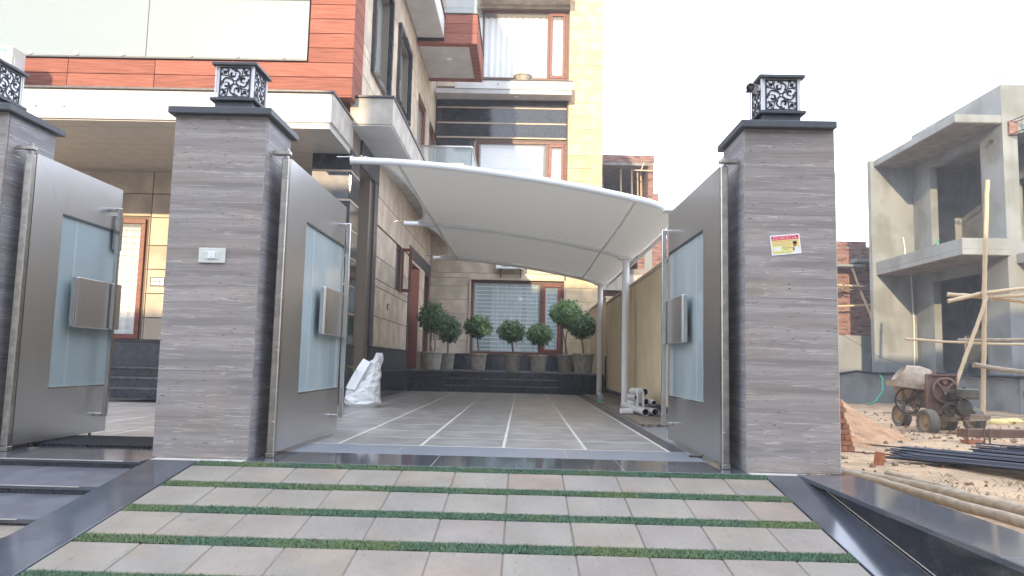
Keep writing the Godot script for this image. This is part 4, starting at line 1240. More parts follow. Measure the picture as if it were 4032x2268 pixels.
func lattice(n: Vector3, u: Vector3, half: float) -> MB:
	# cut metal screen: four heart-shaped loops round the middle, curls inside and leaf sprigs in the corners
	var m := MB.new()
	var v2 := Vector3.UP
	var d := 0.004; var lift := 0.0
	var S := half * 0.93
	for q in [[-1, -1, 1, -1], [1, -1, 1, 1], [1, 1, -1, 1], [-1, 1, -1, -1]]:
		ribbon(m, [Vector2(q[0], q[1]) * S, Vector2(q[2], q[3]) * S], half * 0.087, V(0, 0, 0), u, v2, n, d + 0.0012)
	for r in 4:
		var a := r * PI / 2
		var rot := func(p: Array) -> Array:
			var o := []
			for e: Vector2 in p:
				o.append(e.rotated(a) * half)
			return o
		var loop := []
		for i in 17:
			var s := -1.0 + i / 8.0
			loop.append(Vector2(0.46 * sin(s * PI * 0.5) * (1.0 if absf(s) < 0.99 else 1.1), 0.10 + 0.78 * pow(absf(s), 2.2)))
		lift += 0.0002
		ribbon(m, rot.call(loop), half * 0.055, n * lift, u, v2, n, d)
		ribbon(m, rot.call(arc(0.07, 0.52, 0.22, -50, 120)), half * 0.085, n * lift, u, v2, n, d + 0.0003)
		ribbon(m, rot.call(arc(-0.14, 0.50, 0.13, 120, 310)), half * 0.11, n * lift, u, v2, n, d + 0.0006)
		ribbon(m, rot.call([Vector2(-0.02, 0.36), Vector2(0.03, 0.60)]), half * 0.05, n * lift, u, v2, n, d + 0.0004)
		ribbon(m, rot.call([Vector2(-0.20, 0.84), Vector2(0.10, 0.80)]), half * 0.09, n * lift, u, v2, n, d + 0.0008)
		# corner sprig
		ribbon(m, rot.call([Vector2(0.88, 0.88), Vector2(0.70, 0.70)]), half * 0.05, n * lift, u, v2, n, d + 0.0005)
		ribbon(m, rot.call(arc(0.64, 0.64, 0.07, 0, 340)), half * 0.085, n * lift, u, v2, n, d + 0.0007)
		ribbon(m, rot.call(arc(0.80, 0.50, 0.08, 140, 280)), half * 0.06, n * lift, u, v2, n, d + 0.0009)
		ribbon(m, rot.call(arc(0.50, 0.80, 0.08, -10, 130)), half * 0.06, n * lift, u, v2, n, d + 0.0010)
	ribbon(m, arc(0, 0, 0.11, 0, 360, 14).map(func(e): return e * half), half * 0.027, V(0, 0, 0), u, v2, n, d + 0.0014)
	return m

func build_lamp(at: Vector3, label: String) -> void:
	var t := thing("pillar_lamp", label, "lamp", at, "lattice lamps on the gate pillars")
	var h := 0.1375
	put(t, "neck", B1(V(-h, -0.005, -h), V(h, 0.092, h), 0.003), M.cap)
	put(t, "base_slab", B1(V(-h - 0.030, 0.0925, -h - 0.03), V(h + 0.030, 0.115, h + 0.03), 0.003), M.cap)
	put(t, "diffuser", B1(V(-h + 0.006, 0.1155, -h + 0.006), V(h - 0.006, 0.3595, h - 0.006)), M.diff)
	var hh := 0.118
	for s in 4:
		var a := s * PI / 2
		var n := V(sin(a), 0, cos(a)); var u := V(cos(a), 0, -sin(a))
		var m := lattice(n, u, hh)
		for i in m.v.size():
			m.v[i] += V(0, 0.238, 0) + n * (h - 0.0055)
		put(t, "lattice_panel", m, M.iron)
	for s in [[1, 1], [1, -1], [-1, 1], [-1, -1]]:
		put(t, "corner_post", B1(V(s[0] * h - 0.009, 0.116, s[1] * h - 0.009), V(s[0] * h + 0.003, 0.359, s[1] * h + 0.003), 0.002), M.white_paint)
	put(t, "lid", B1(V(-h - 0.028, 0.360, -h - 0.028), V(h + 0.028, 0.382, h + 0.028), 0.003), M.cap)

func poster_texture() -> ImageTexture:
	var W := 300; var H := 204
	var im := Image.create(W, H, false, Image.FORMAT_RGB8)
	im.fill(Color(0.95, 0.92, 0.92))
	for y in range(12, H - 12):
		for x in range(12, W - 12):
			im.set_pixel(x, y, Color(0.97, 0.80, 0.55).lerp(Color(0.86, 0.87, 0.52), float(y) / H))
	im.fill_rect(Rect2i(12, 12, W - 24, 42), Color(0.80, 0.12, 0.22))
	# rows of Devanagari lettering: a head line per word with the letters hanging from it
	var hd := func(x0: int, y0: int, words: Array, s: float, c: Color):
		var x := float(x0)
		var r := RandomNumberGenerator.new(); r.seed = x0 * 31 + y0
		for wlen in words:
			var ww: float = wlen * s
			im.fill_rect(Rect2i(int(x), y0, int(ww), maxi(1, int(s * 0.22))), c)
			for k in wlen:
				var lx := int(x + k * s)
				im.fill_rect(Rect2i(lx + int(s * 0.62), y0, maxi(1, int(s * 0.22)), int(s * 1.15)), c)
				var v := r.randi() % 3
				if v == 0:
					im.fill_rect(Rect2i(lx, y0 + int(s * 0.5), int(s * 0.62), maxi(1, int(s * 0.2))), c)
					im.fill_rect(Rect2i(lx, y0 + int(s * 0.5), maxi(1, int(s * 0.2)), int(s * 0.45)), c)
				elif v == 1:
					im.fill_rect(Rect2i(lx + int(s * 0.1), y0 + int(s * 0.85), int(s * 0.5), maxi(1, int(s * 0.2))), c)
					im.fill_rect(Rect2i(lx + int(s * 0.1), y0 + int(s * 0.3), maxi(1, int(s * 0.2)), int(s * 0.6)), c)
				else:
					im.fill_rect(Rect2i(lx + int(s * 0.2), y0 - int(s * 0.35), int(s * 0.5), maxi(1, int(s * 0.2))), c)
			x += ww + s * 0.6
	var wt := Color(1, 0.92, 0.92)
	hd.call(28, 18, [5, 5, 3, 5], 12.0, wt); hd.call(20, 37, [6, 5, 3, 2, 5], 11.0, wt)
	var dk := Color(0.18, 0.16, 0.14)
	hd.call(22, 64, [3, 5, 4, 2, 3, 2, 2, 4, 2, 2], 7.4, dk)
	hd.call(22, 80, [6, 5, 4, 6], 8.0, Color(0.75, 0.42, 0.25))
	hd.call(22, 98, [2, 4, 4, 2, 2, 3, 4], 7.6, dk)
	hd.call(112, 122, [4, 2, 2, 3], 6.6, dk); hd.call(108, 134, [1, 4, 2, 3, 4], 6.2, dk); hd.call(130, 148, [4, 3], 6.6, dk)
	hd.call(24, 176, [6, 6], 8.2, Color(0.78, 0.20, 0.15)); hd.call(140, 180, [2, 8], 5.6, dk)
	im.fill_rect(Rect2i(26, 124, 72, 38), Color(0.93, 0.93, 0.90))
	for k in 60:
		var a := TAU * k / 60.0
		im.fill_rect(Rect2i(62 + int(26 * cos(a)), 142 + int(13 * sin(a)), 2, 2), Color(0.55, 0.6, 0.62))
	# a greeting figure in white with joined hands
	for y in range(70, 192):
		for x in range(190, 288):
			var p := Vector2(x, y)
			var c = null
			if ((p - Vector2(252, 196)) / Vector2(38, 72)).length() < 1.0 and y > 128 and x < 288: c = Color(0.88, 0.90, 0.95)
			if ((p - Vector2(242, 104)) / Vector2(19, 25)).length() < 1.0: c = Color(0.66, 0.42, 0.32)
			if ((p - Vector2(244, 88)) / Vector2(22, 16)).length() < 1.0: c = Color(0.17, 0.11, 0.09)
			if ((p - Vector2(226, 150)) / Vector2(11, 22)).length() < 1.0: c = Color(0.68, 0.45, 0.35)
			if c != null: im.set_pixel(x, y, c)
	return ImageTexture.create_from_image(im)

# ---------------------------------------------------------------- steel gates
func gate_leaf(t: Node3D, s: float, ln: float, side: float) -> void:
	# leaf in the plane x = 0 running to -z from the hinge; side: +1 when the drive lies towards +x
	var hz := 0.0
	var y0 := 0.035; var y1 := 2.15; var th := 0.024
	var g0 := 0.42; var g1 := 1.775; var gs := -0.455 * s
	var em := 0.022
	put(t, "stile", prof([Vector2(-0.0, y0), Vector2(-0.0, y1), Vector2(gs, g1), Vector2(gs, g0)], th), M.steel)
	put(t, "top_rail", prof([Vector2(-0.0008, y1), Vector2(-ln, y1), Vector2(-ln, g1), Vector2(gs - 0.0008, g1)], th), M.steel)
	put(t, "bottom_rail", prof([Vector2(-0.0008, y0), Vector2(gs - 0.0008, g0), Vector2(-ln, g0), Vector2(-ln, y0)], th), M.steel)
	put(t, "end_stile", prof([Vector2(-ln, g0 + 0.001), Vector2(-ln, g1 - 0.001), Vector2(-ln + em, g1 - 0.001), Vector2(-ln + em, g0 + 0.001)], th), M.chrome)
	put(t, "painted_bar_reflection", B1(V(-0.0075, g0 + 0.013, gs - 0.30 * s), V(0.0075, g1 - 0.013, gs - 0.262 * s)), M.frost2)  # lighter strip paints the blurred reflection of a bar in the frosted glass
	var pane := put(t, "frosted_pane", B1(V(-0.006, g0, -ln + em), V(0.006, g1, gs)), M.frost)
	# beads round the pane
	for sd in [-1.0, 1.0]:
		put(pane, "bead", B1(V(sd * 0.0065, g0 + 0.0005, -ln + em), V(sd * (th - 0.002), g0 + 0.012, gs - 0.001)), M.chrome)
		put(pane, "bead", B1(V(sd * 0.0065, g1 - 0.012, -ln + em), V(sd * (th - 0.002), g1 - 0.0005, gs - 0.001)), M.ac_d)
	# wide handle plates and long bow handle at the closing edge
	var hp := ln - 0.85 * s; var he := ln - 0.02
	for sd in [-1.0, 1.0]:
		var pl := put(t, "handle_plate", B1(V(sd * 0.050, 0.90, -he), V(sd * 0.090, 1.30, -hp), 0.008), M.steel)
		put(pl, "plate_edge", B1(V(sd * 0.048, 0.905, -hp + 0.0005), V(sd * 0.088, 1.295, -hp + 0.022), 0.006), M.chrome)
		put(pl, "spacer", B1(V(sd * 0.0245, 1.05, -he + 0.1), V(sd * 0.0495, 1.15, -hp - 0.1)), M.chrome)
	var bar := MB.new()
	var bz := -(ln - 0.24 * s); var bx := side * 0.115
	bar.box(V(bx - 0.02, 0.17, bz - 0.015), V(bx + 0.02, 1.95, bz + 0.015), 0.005)
	for y in [0.17, 1.92]:
		bar.box(V(minf(side * 0.0245, bx - side * 0.021), y, bz - 0.015), V(maxf(side * 0.0245, bx - side * 0.021), y + 0.03, bz + 0.015), 0.004)
	put(t, "bow_handle", bar, M.chrome)
	# hinge post, pivots and bracket
	var post := MB.new()
	post.box(V(-0.026, 0.035, 0.006), V(0.026, 2.14, 0.056), 0.006)
	var hp2 := put(t, "hinge_post", post, M.steel_worn)
	for y in [0.25, 0.75, 1.15, 1.6, 2.0]:
		var sc := MB.new(); sc.ball(V(side * 0.012, y, 0.057), V(0.006, 0.006, 0.004), 8, 4)
		put(hp2, "screw", sc, M.chrome)
	var pv := MB.new()
	pv.tube([V(0, 2.1405, 0.03), V(0, 2.215, 0.03)], 0.016, 12)
	put(t, "pivot_pin", pv, M.steel_worn)
	put(t, "bracket", B1(V(-0.03 if side < 0 else -0.10, 2.165, 0.005), V(0.10 if side < 0 else 0.03, 2.195, 0.06), 0.004), M.steel_worn)
	put(t, "foot_pivot", B1(V(-0.03, 0.0, 0.0), V(0.03, 0.034, 0.06), 0.004), M.steel_worn)

func prof(p: Array, th: float) -> MB:
	var m := MB.new()
	m.prism(PackedVector2Array(p), V(-th, 0, 0), V(0, 0, 1), Vector3.UP, -2.0 * th)
	return m

func build_gates() -> void:
	var a := thing("main_gate_leaf", "brushed steel gate leaf with frosted pane, swung open against the doorbell pillar", "gate", V(-1.748, 0, -5.31), "open steel gate leaves")
	gate_leaf(a, 1.0, 1.72, 1.0)
	var b := thing("main_gate_leaf", "brushed steel gate leaf with frosted pane, swung open beside the poster pillar", "gate", V(1.421, 0, -5.31), "open steel gate leaves")
	gate_leaf(b, 1.0, 1.73, -1.0)
	b.rotation.y = deg_to_rad(1.0)
	var bolt := MB.new()
	bolt.tube([V(0.02, 0.034, -0.62), V(0.0, 0.005, -0.60), V(-0.09, 0.006, -0.64)], 0.008, 6)
	put(b, "drop_bolt", bolt, M.iron)
	var c := thing("small_gate_leaf", "narrower brushed steel gate leaf with a lock box, open at the left side entrance", "gate", V(-3.622, 0, -5.30), "open steel gate leaves")
	gate_leaf(c, 0.78, 1.18, 1.0)
	var lk := put(c, "lock_box", B1(V(0.0245, 1.60, -1.17), V(0.055, 1.90, -1.06), 0.004), M.steel_worn)
	var cy := MB.new(); cy.xf = Transform3D(Basis(V(0, 0, 1), -PI / 2), V(0.055, 1.82, -1.12))
	cy.lathe([Vector2(0.018, 0), Vector2(0.018, 0.008), Vector2(0.0, 0.010)], 12)
	put(lk, "key_cylinder", cy, M.ac_d)
	put(c, "drop_rod", B1(V(-0.008, 0.002, -1.0), V(0.008, 0.034, -0.985)), M.iron)
	put(c, "closer_rod", B1(V(-0.045, 1.75, 0.02), V(-0.03, 2.12, 0.035), 0.003), M.chrome)
	var cb := MB.new()
	cb.tube([V(-0.02, 2.15, 0.07), V(-0.09, 2.15, 0.07), V(-0.12, 2.12, 0.06), V(-0.07, 2.10, 0.05)], 0.005, 6)
	put(c, "cable", cb, M.pvc)

# ---------------------------------------------------------------- carport
const ARCH := [[-2.07, 3.05], [-1.5, 3.035], [-0.9, 2.99], [-0.33, 2.925], [0.25, 2.845], [0.75, 2.76], [1.16, 2.68], [1.49, 2.605], [1.72, 2.52]]
func arch_y(x: float) -> float:
	for k in ARCH.size() - 1:
		if x <= ARCH[k + 1][0] or k == ARCH.size() - 2:
			var t: float = (x - ARCH[k][0]) / (ARCH[k + 1][0] - ARCH[k][0])
			var p0: float = ARCH[maxi(k - 1, 0)][1]; var p1: float = ARCH[k][1]; var p2: float = ARCH[k + 1][1]; var p3: float = ARCH[mini(k + 2, ARCH.size() - 1)][1]
			return cubic_interpolate(p1, p2, p0, p3, clampf(t, -0.3, 1.3))
	return 2.5

func build_carport() -> void:
	var t := thing("carport", "white tensile membrane carport on curved white tube arches over the driveway", "carport")
	var zs := [-8.63, -12.67, -16.87]
	for z in zs:
		var pts := []
		for k in 33:
			var x := lerpf(-2.08, 1.80, k / 32.0)
			pts.append(V(x, arch_y(x), z))
		var m := MB.new()
		m.tube(pts, 0.040, 14)
		var a := put(t, "arch", m, M.white_paint)
		var cp := MB.new(); cp.tube([V(-2.095, 3.052, z), V(-2.081, 3.052, z)], 0.048, 14)
		put(a, "end_plate", cp, M.white_paint)
		var cbl := MB.new()
		cbl.tube([V(-2.06, 3.10, z), V(-2.16, 3.09, z), V(-2.26, 3.09, z)], 0.008, 6)
		put(a, "tie_cable", cbl, M.chrome)
		var cl := MB.new()
		cl.bar(V(-2.03, 3.085, z + 0.01), V(-1.80, 3.075, z - 0.10), 0.03, 0.012)
		cl.ball(V(-1.97, 3.095, z), V(0.022, 0.02, 0.022), 8, 6)
		put(a, "clamp", cl, M.steel_worn)
		var p := MB.new()
		p.tube([V(1.735, 0.0, z), V(1.735, 2.50, z)], 0.060, 20)
		var pp := put(t, "post", p, M.white_paint)
		put(pp, "top_plate", B1(V(1.61, 2.501, z - 0.10), V(1.86, 2.513, z + 0.10)), M.white_paint)
	# purlins under the sheet
	for px in [[-1.53, 0.022], [1.30, 0.020]]:
		var pts := []
		for k in 25:
			var z := lerpf(-8.63, -16.87, k / 24.0)
			var sag := 0.055 * sin(PI * fposmod((z + 8.63) / -4.12, 1.0))
			pts.append(V(px[0], arch_y(px[0]) - 0.012 - sag * 0.4, z))
		var m := MB.new(); m.tube(pts, px[1], 8)
		put(t, "purlin", m, M.white_paint)
	var ev := MB.new()
	ev.tube([V(1.90, arch_y(1.80) - 0.03, -8.55), V(1.90, arch_y(1.80) - 0.03, -16.95)], 0.030, 10)
	put(t, "eave_tube", ev, M.white_paint)
	# the sheet itself, saddle shaped between the arches, scalloped along the house
	var nz := 64; var nx := 32
	var P := []
	for j in nz + 1:
		var z := lerpf(-8.63, -16.87, float(j) / nz)
		var f := fposmod((z + 8.63) / -4.12, 1.0)
		var q := sin(PI * f)
		var xl := -1.93 + 0.36 * sqrt(maxf(q, 0.0))
		var row := []
		for i in nx + 1:
			var s := float(i) / nx
			var x := lerpf(xl, 1.90, s)
			var y := arch_y(minf(x, 1.80)) + 0.042 - 0.055 * q * sin(PI * clampf(s, 0.0, 1.0)) - 0.02 * q
			y += 0.004 * hn.get_noise_2d(x * 40.0, z * 40.0)
			row.append(V(x, y, z))
		P.append(row)
	var sh := MB.new()
	var N := func(j: int, i: int) -> Vector3:
		var a: Vector3 = P[mini(j + 1, nz)][i] - P[maxi(j - 1, 0)][i]
		var b: Vector3 = P[j][mini(i + 1, nx)] - P[j][maxi(i - 1, 0)]
		var n := a.cross(b).normalized()
		return n if n.y > 0 else -n
	for j in nz:
		for i in nx:
			sh.tri(P[j][i], P[j][i + 1], P[j + 1][i + 1], N.call(j, i), N.call(j, i + 1), N.call(j + 1, i + 1))
			sh.tri(P[j][i], P[j + 1][i + 1], P[j + 1][i], N.call(j, i), N.call(j + 1, i + 1), N.call(j + 1, i))
	put(t, "membrane", sh, M.membrane)
	# hemmed edge rope along the scallops
	for b in 2:
		var pts := []
		for j in 33:
			pts.append(P[b * 32 + j][0])
		var m := MB.new(); m.tube(pts, 0.016, 8)
		put(t, "edge_rope", m, M.white_paint)

# ---------------------------------------------------------------- yellow boundary wall
func build_boundary_wall() -> void:
	var t := thing("boundary_wall", "ochre yellow plastered boundary wall along the right side of the driveway", "wall")
	put(t, "panel", B1(V(1.93, 0.0, -17.4), V(2.06, 2.10, -5.8)), M.yellow)
	put(t, "panel", B1(V(1.93, 0.0, -30.0), V(2.06, 2.25, -17.4005)), M.yellow)
	put(t, "coping", B1(V(1.905, 2.1005, -17.4), V(2.085, 2.15, -5.8), 0.004), M.sand_trim)
	put(t, "coping", B1(V(1.905, 2.2505, -30.0), V(2.085, 2.30, -17.38), 0.004), M.sand_trim)
	for z in [-17.3, -13.45, -9.4]:
		put(t, "pier", B1(V(1.91, 0.0, z - 0.16), V(1.9295, 2.10, z + 0.16)), M.yellow)
	for k in 4:
		put(t, "skirting_slab", B1(V(1.898, 0.0, -17.0 + k * 2.8 + 0.004), V(1.909, 0.17, -14.2 + k * 2.8)), M.granite_dull)
	put(t, "wall_lamp", B1(V(1.90, 0.62, -14.27), V(1.929, 0.72, -14.20), 0.004), M.white_paint)
	var w := MB.new()
	w.tube([V(1.90, 0.9, -17.13), V(1.895, 0.5, -17.1), V(1.90, 0.2, -17.12), V(1.89, 0.05, -17.05)], 0.018, 6)
	put(t, "cable", w, M.iron)

# ---------------------------------------------------------------- plants
func crown(c: Vector3, r: Vector3, count: int, sd: int, tone: float) -> MB:
	var m := MB.new()
	var q := RandomNumberGenerator.new(); q.seed = sd
	for i in count:
		var d := V(q.randfn(), q.randfn(), q.randfn()).normalized()
		var bump := 1.0 + 0.22 * hn.get_noise_3d(d.x * 28 + sd * 9, d.y * 28, d.z * 28) * 2.0
		var rad := (1.0 - 0.45 * pow(q.randf(), 2.2)) * bump
		if q.randf() < 0.03: rad *= q.randf_range(1.04, 1.16)
		if d.y < -0.6:
			rad *= 0.88
		var p := c + d * r * rad
		# leaves hang outwards and down
		var out := (d + V(q.randfn(), q.randfn(), q.randfn()) * 0.45).normalized()
		var tip := (out * 0.55 + V(0, -0.75, 0) + V(q.randfn(), q.randfn(), q.randfn()) * 0.35).normalized()
		var side := tip.cross(out).normalized()
		var nn := side.cross(tip).normalized()
		if nn.dot(out) < 0: nn = -nn
		var L := q.randf_range(0.045, 0.075); var Wd := L * q.randf_range(0.26, 0.36)
		var g := q.randf_range(0.6, 1.3) * tone * 1.4 * (0.95 + 0.5 * hn.get_noise_3d(p.x * 60, p.y * 60, p.z * 60 + sd))
		m.col = Color(0.062 * g, 0.125 * g, 0.028 * g)
		if q.randf() < 0.10:
			m.col = Color(0.12 * g, 0.20 * g, 0.03 * g)
		var a := p; var e := p + tip * L; var b := p + tip * L * 0.42 + side * Wd - nn * 0.004; var f := p + tip * L * 0.42 - side * Wd - nn * 0.004
		var k := p + tip * L * 0.45 + nn * 0.004
		m.ftri(a, b, k, nn); m.ftri(b, e, k, nn); m.ftri(a, f, k, nn); m.ftri(f, e, k, nn)
	return m

func potted(label: String, at: Vector3, rim: float, ph: float, cr: Array, stems: int, count: int, sd: int, tone: float, pm: int) -> void:
	var t := thing("potted_tree", label, "potted plant", at, "clipped ficus trees in round pots on the platform")
	var m := MB.new()
	var rb := rim * 0.76
	m.lathe([Vector2(0.0, 0.0), Vector2(rb * 0.96, 0.0), Vector2(rb, 0.012), Vector2(rim * 0.93, ph - 0.05), Vector2(rim * 0.99, ph - 0.045), Vector2(rim, ph - 0.03), Vector2(rim, ph - 0.006), Vector2(rim * 0.97, ph), Vector2(rim * 0.88, ph), Vector2(rim * 0.86, ph - 0.05)], 32)
	for i in m.v.size():
		var p := m.v[i]
		if p.y < 0.02:
			m.v[i].y += 0.006 * hn.get_noise_2d(p.x * 200.0, p.z * 200.0)
	var pot := put(t, "pot", m, M.pot[pm])
	var s := MB.new(); s.lathe([Vector2(rim * 0.87, ph - 0.05), Vector2(rim * 0.4, ph - 0.035), Vector2(0.0, ph - 0.03)], 20)
	put(pot, "soil", s, M.soil)
	var c: Vector3 = cr[0] - at; var r: Vector3 = cr[1]
	for k in stems:
		var tk := MB.new()
		var o := V(rng.randf_range(-0.05, 0.05), 0, rng.randf_range(-0.04, 0.04)) if stems > 1 else Vector3()
		var pts := []
		for i in 7:
			var f := i / 6.0
			var wob := 0.03 * sin(f * 7.0 + k * 2.0) * (1.0 if stems > 1 else 0.4)
			pts.append(V(lerpf(o.x, c.x + o.x * 2.0, f) + wob, lerpf(ph - 0.05, c.y - r.y * 0.25, f), lerpf(o.z, c.z, f) + wob * 0.6))
		tk.tube(pts, [0.026, 0.022, 0.02, 0.02, 0.018, 0.016, 0.012] if stems == 1 else [0.02, 0.017, 0.016, 0.016, 0.015, 0.013, 0.01], 8)
		if k == 0:
			for i in 5:
				var a := TAU * i / 5.0 + 0.4
				var b0: Vector3 = pts[4]
				tk.tube([b0, b0.lerp(c, 0.4) + V(cos(a) * r.x * 0.3, 0, sin(a) * r.z * 0.3), c + V(cos(a) * r.x * 0.6, 0.05, sin(a) * r.z * 0.6)], [0.011, 0.009, 0.006], 6)
		put(t, "trunk", tk, M.bark)
	put(t, "crown", crown(c, r, count, sd, tone), M.leaf)

func build_plants() -> void:
	var y := 0.482
	potted("tall dark ficus on three twisted stems in a wide pot beside the red door", V(-2.25, y, -18.6), 0.27, 0.445, [V(-2.27, 1.78, -18.6), V(0.355, 0.37, 0.35)], 3, 2300, 101, 0.85, 0)
	potted("lower leaning ficus half hidden behind the leftmost tall potted tree", V(-1.98, y, -19.6), 0.21, 0.43, [V(-1.95, 1.53, -19.6), V(0.30, 0.35, 0.30)], 1, 1700, 102, 0.78, 1)
	potted("round ficus in a pale pot at the left end of the barred window", V(-1.13, y, -19.0), 0.23, 0.43, [V(-1.16, 1.60, -19.0), V(0.34, 0.285, 0.32)], 1, 1900, 103, 1.0, 2)
	potted("small round ficus in a cracked grey pot at the middle of the barred window", V(-0.24, y, -18.4), 0.225, 0.43, [V(-0.28, 1.485, -18.4), V(0.33, 0.27, 0.30)], 1, 1700, 104, 1.1, 1)
	potted("lowest ball shaped light green ficus, right of the window's middle, in a pale grey pot", V(0.38, y, -18.2), 0.228, 0.42, [V(0.395, 1.42, -18.2), V(0.30, 0.265, 0.29)], 1, 1600, 105, 1.25, 2)
	potted("tallest bright green ficus in a dark pot, its crown leaning over the next pot", V(1.07, y, -18.6), 0.215, 0.45, [V(1.08, 1.98, -18.7), V(0.40, 0.34, 0.34)], 2, 2200, 106, 1.2, 1)
	potted("wide ficus in the largest pot beside the rear carport post", V(1.455, y, -17.95), 0.268, 0.475, [V(1.40, 1.63, -17.95), V(0.34, 0.30, 0.31)], 1, 1900, 107, 0.9, 0)
	# bowl planter on the upper ledge
	var b := thing("bowl_planter", "shallow round stone bowl planter standing on the white ledge under the top window", "planter", V(-0.17, 8.872, -21.12))
	var m := MB.new()
	m.lathe([Vector2(0.0, 0.0), Vector2(0.15, 0.0), Vector2(0.245, 0.16), Vector2(0.275, 0.175), Vector2(0.275, 0.215), Vector2(0.25, 0.215), Vector2(0.20, 0.13), Vector2(0.0, 0.12)], 28)
	put(b, "bowl", m, M.pot[2])
	# palm beside the porch pillar
	var p := thing("palm", "small feathery palm half hidden between the open gate leaf and the granite porch pillar", "plant", V(-2.98, 0.0, -11.05))
	var pot := MB.new()
	pot.lathe([Vector2(0, 0), Vector2(0.12, 0), Vector2(0.16, 0.28), Vector2(0.175, 0.3), Vector2(0.15, 0.3), Vector2(0.14, 0.25), Vector2(0.0, 0.25)], 20)
	put(p, "pot", pot, M.pot[1])
	var fr := MB.new()
	for k in 13:
		var a := TAU * k / 13.0 + 0.2; var ln := rng.randf_range(0.5, 0.75)
		var pts := []
		for i in 8:
			var f := i / 7.0
			pts.append(V(cos(a) * ln * f * 0.75, 0.25 + 0.95 * f - 0.65 * f * f, sin(a) * ln * f * 0.75))
		fr.col = Color(0.08, 0.12, 0.03)
		fr.tube(pts, 0.004, 4, false)
		for i in range(1, 8):
			for s in [-1.0, 1.0]:
				for h in 2:
					var o: Vector3 = pts[i].lerp(pts[i - 1], h * 0.5)
					var dir: Vector3 = (pts[i] - pts[i - 1]).normalized()
					var sd: Vector3 = dir.cross(Vector3.UP).normalized() * s
					var e: Vector3 = o + (sd + dir * 0.8 - Vector3.UP * 0.2).normalized() * 0.16
					fr.col = Color(0.13, 0.16, 0.04) * rng.randf_range(0.7, 1.3)
					fr.ftri(o, o + dir * 0.012, e, Vector3.UP)
	put(p, "fronds", fr, M.leaf)

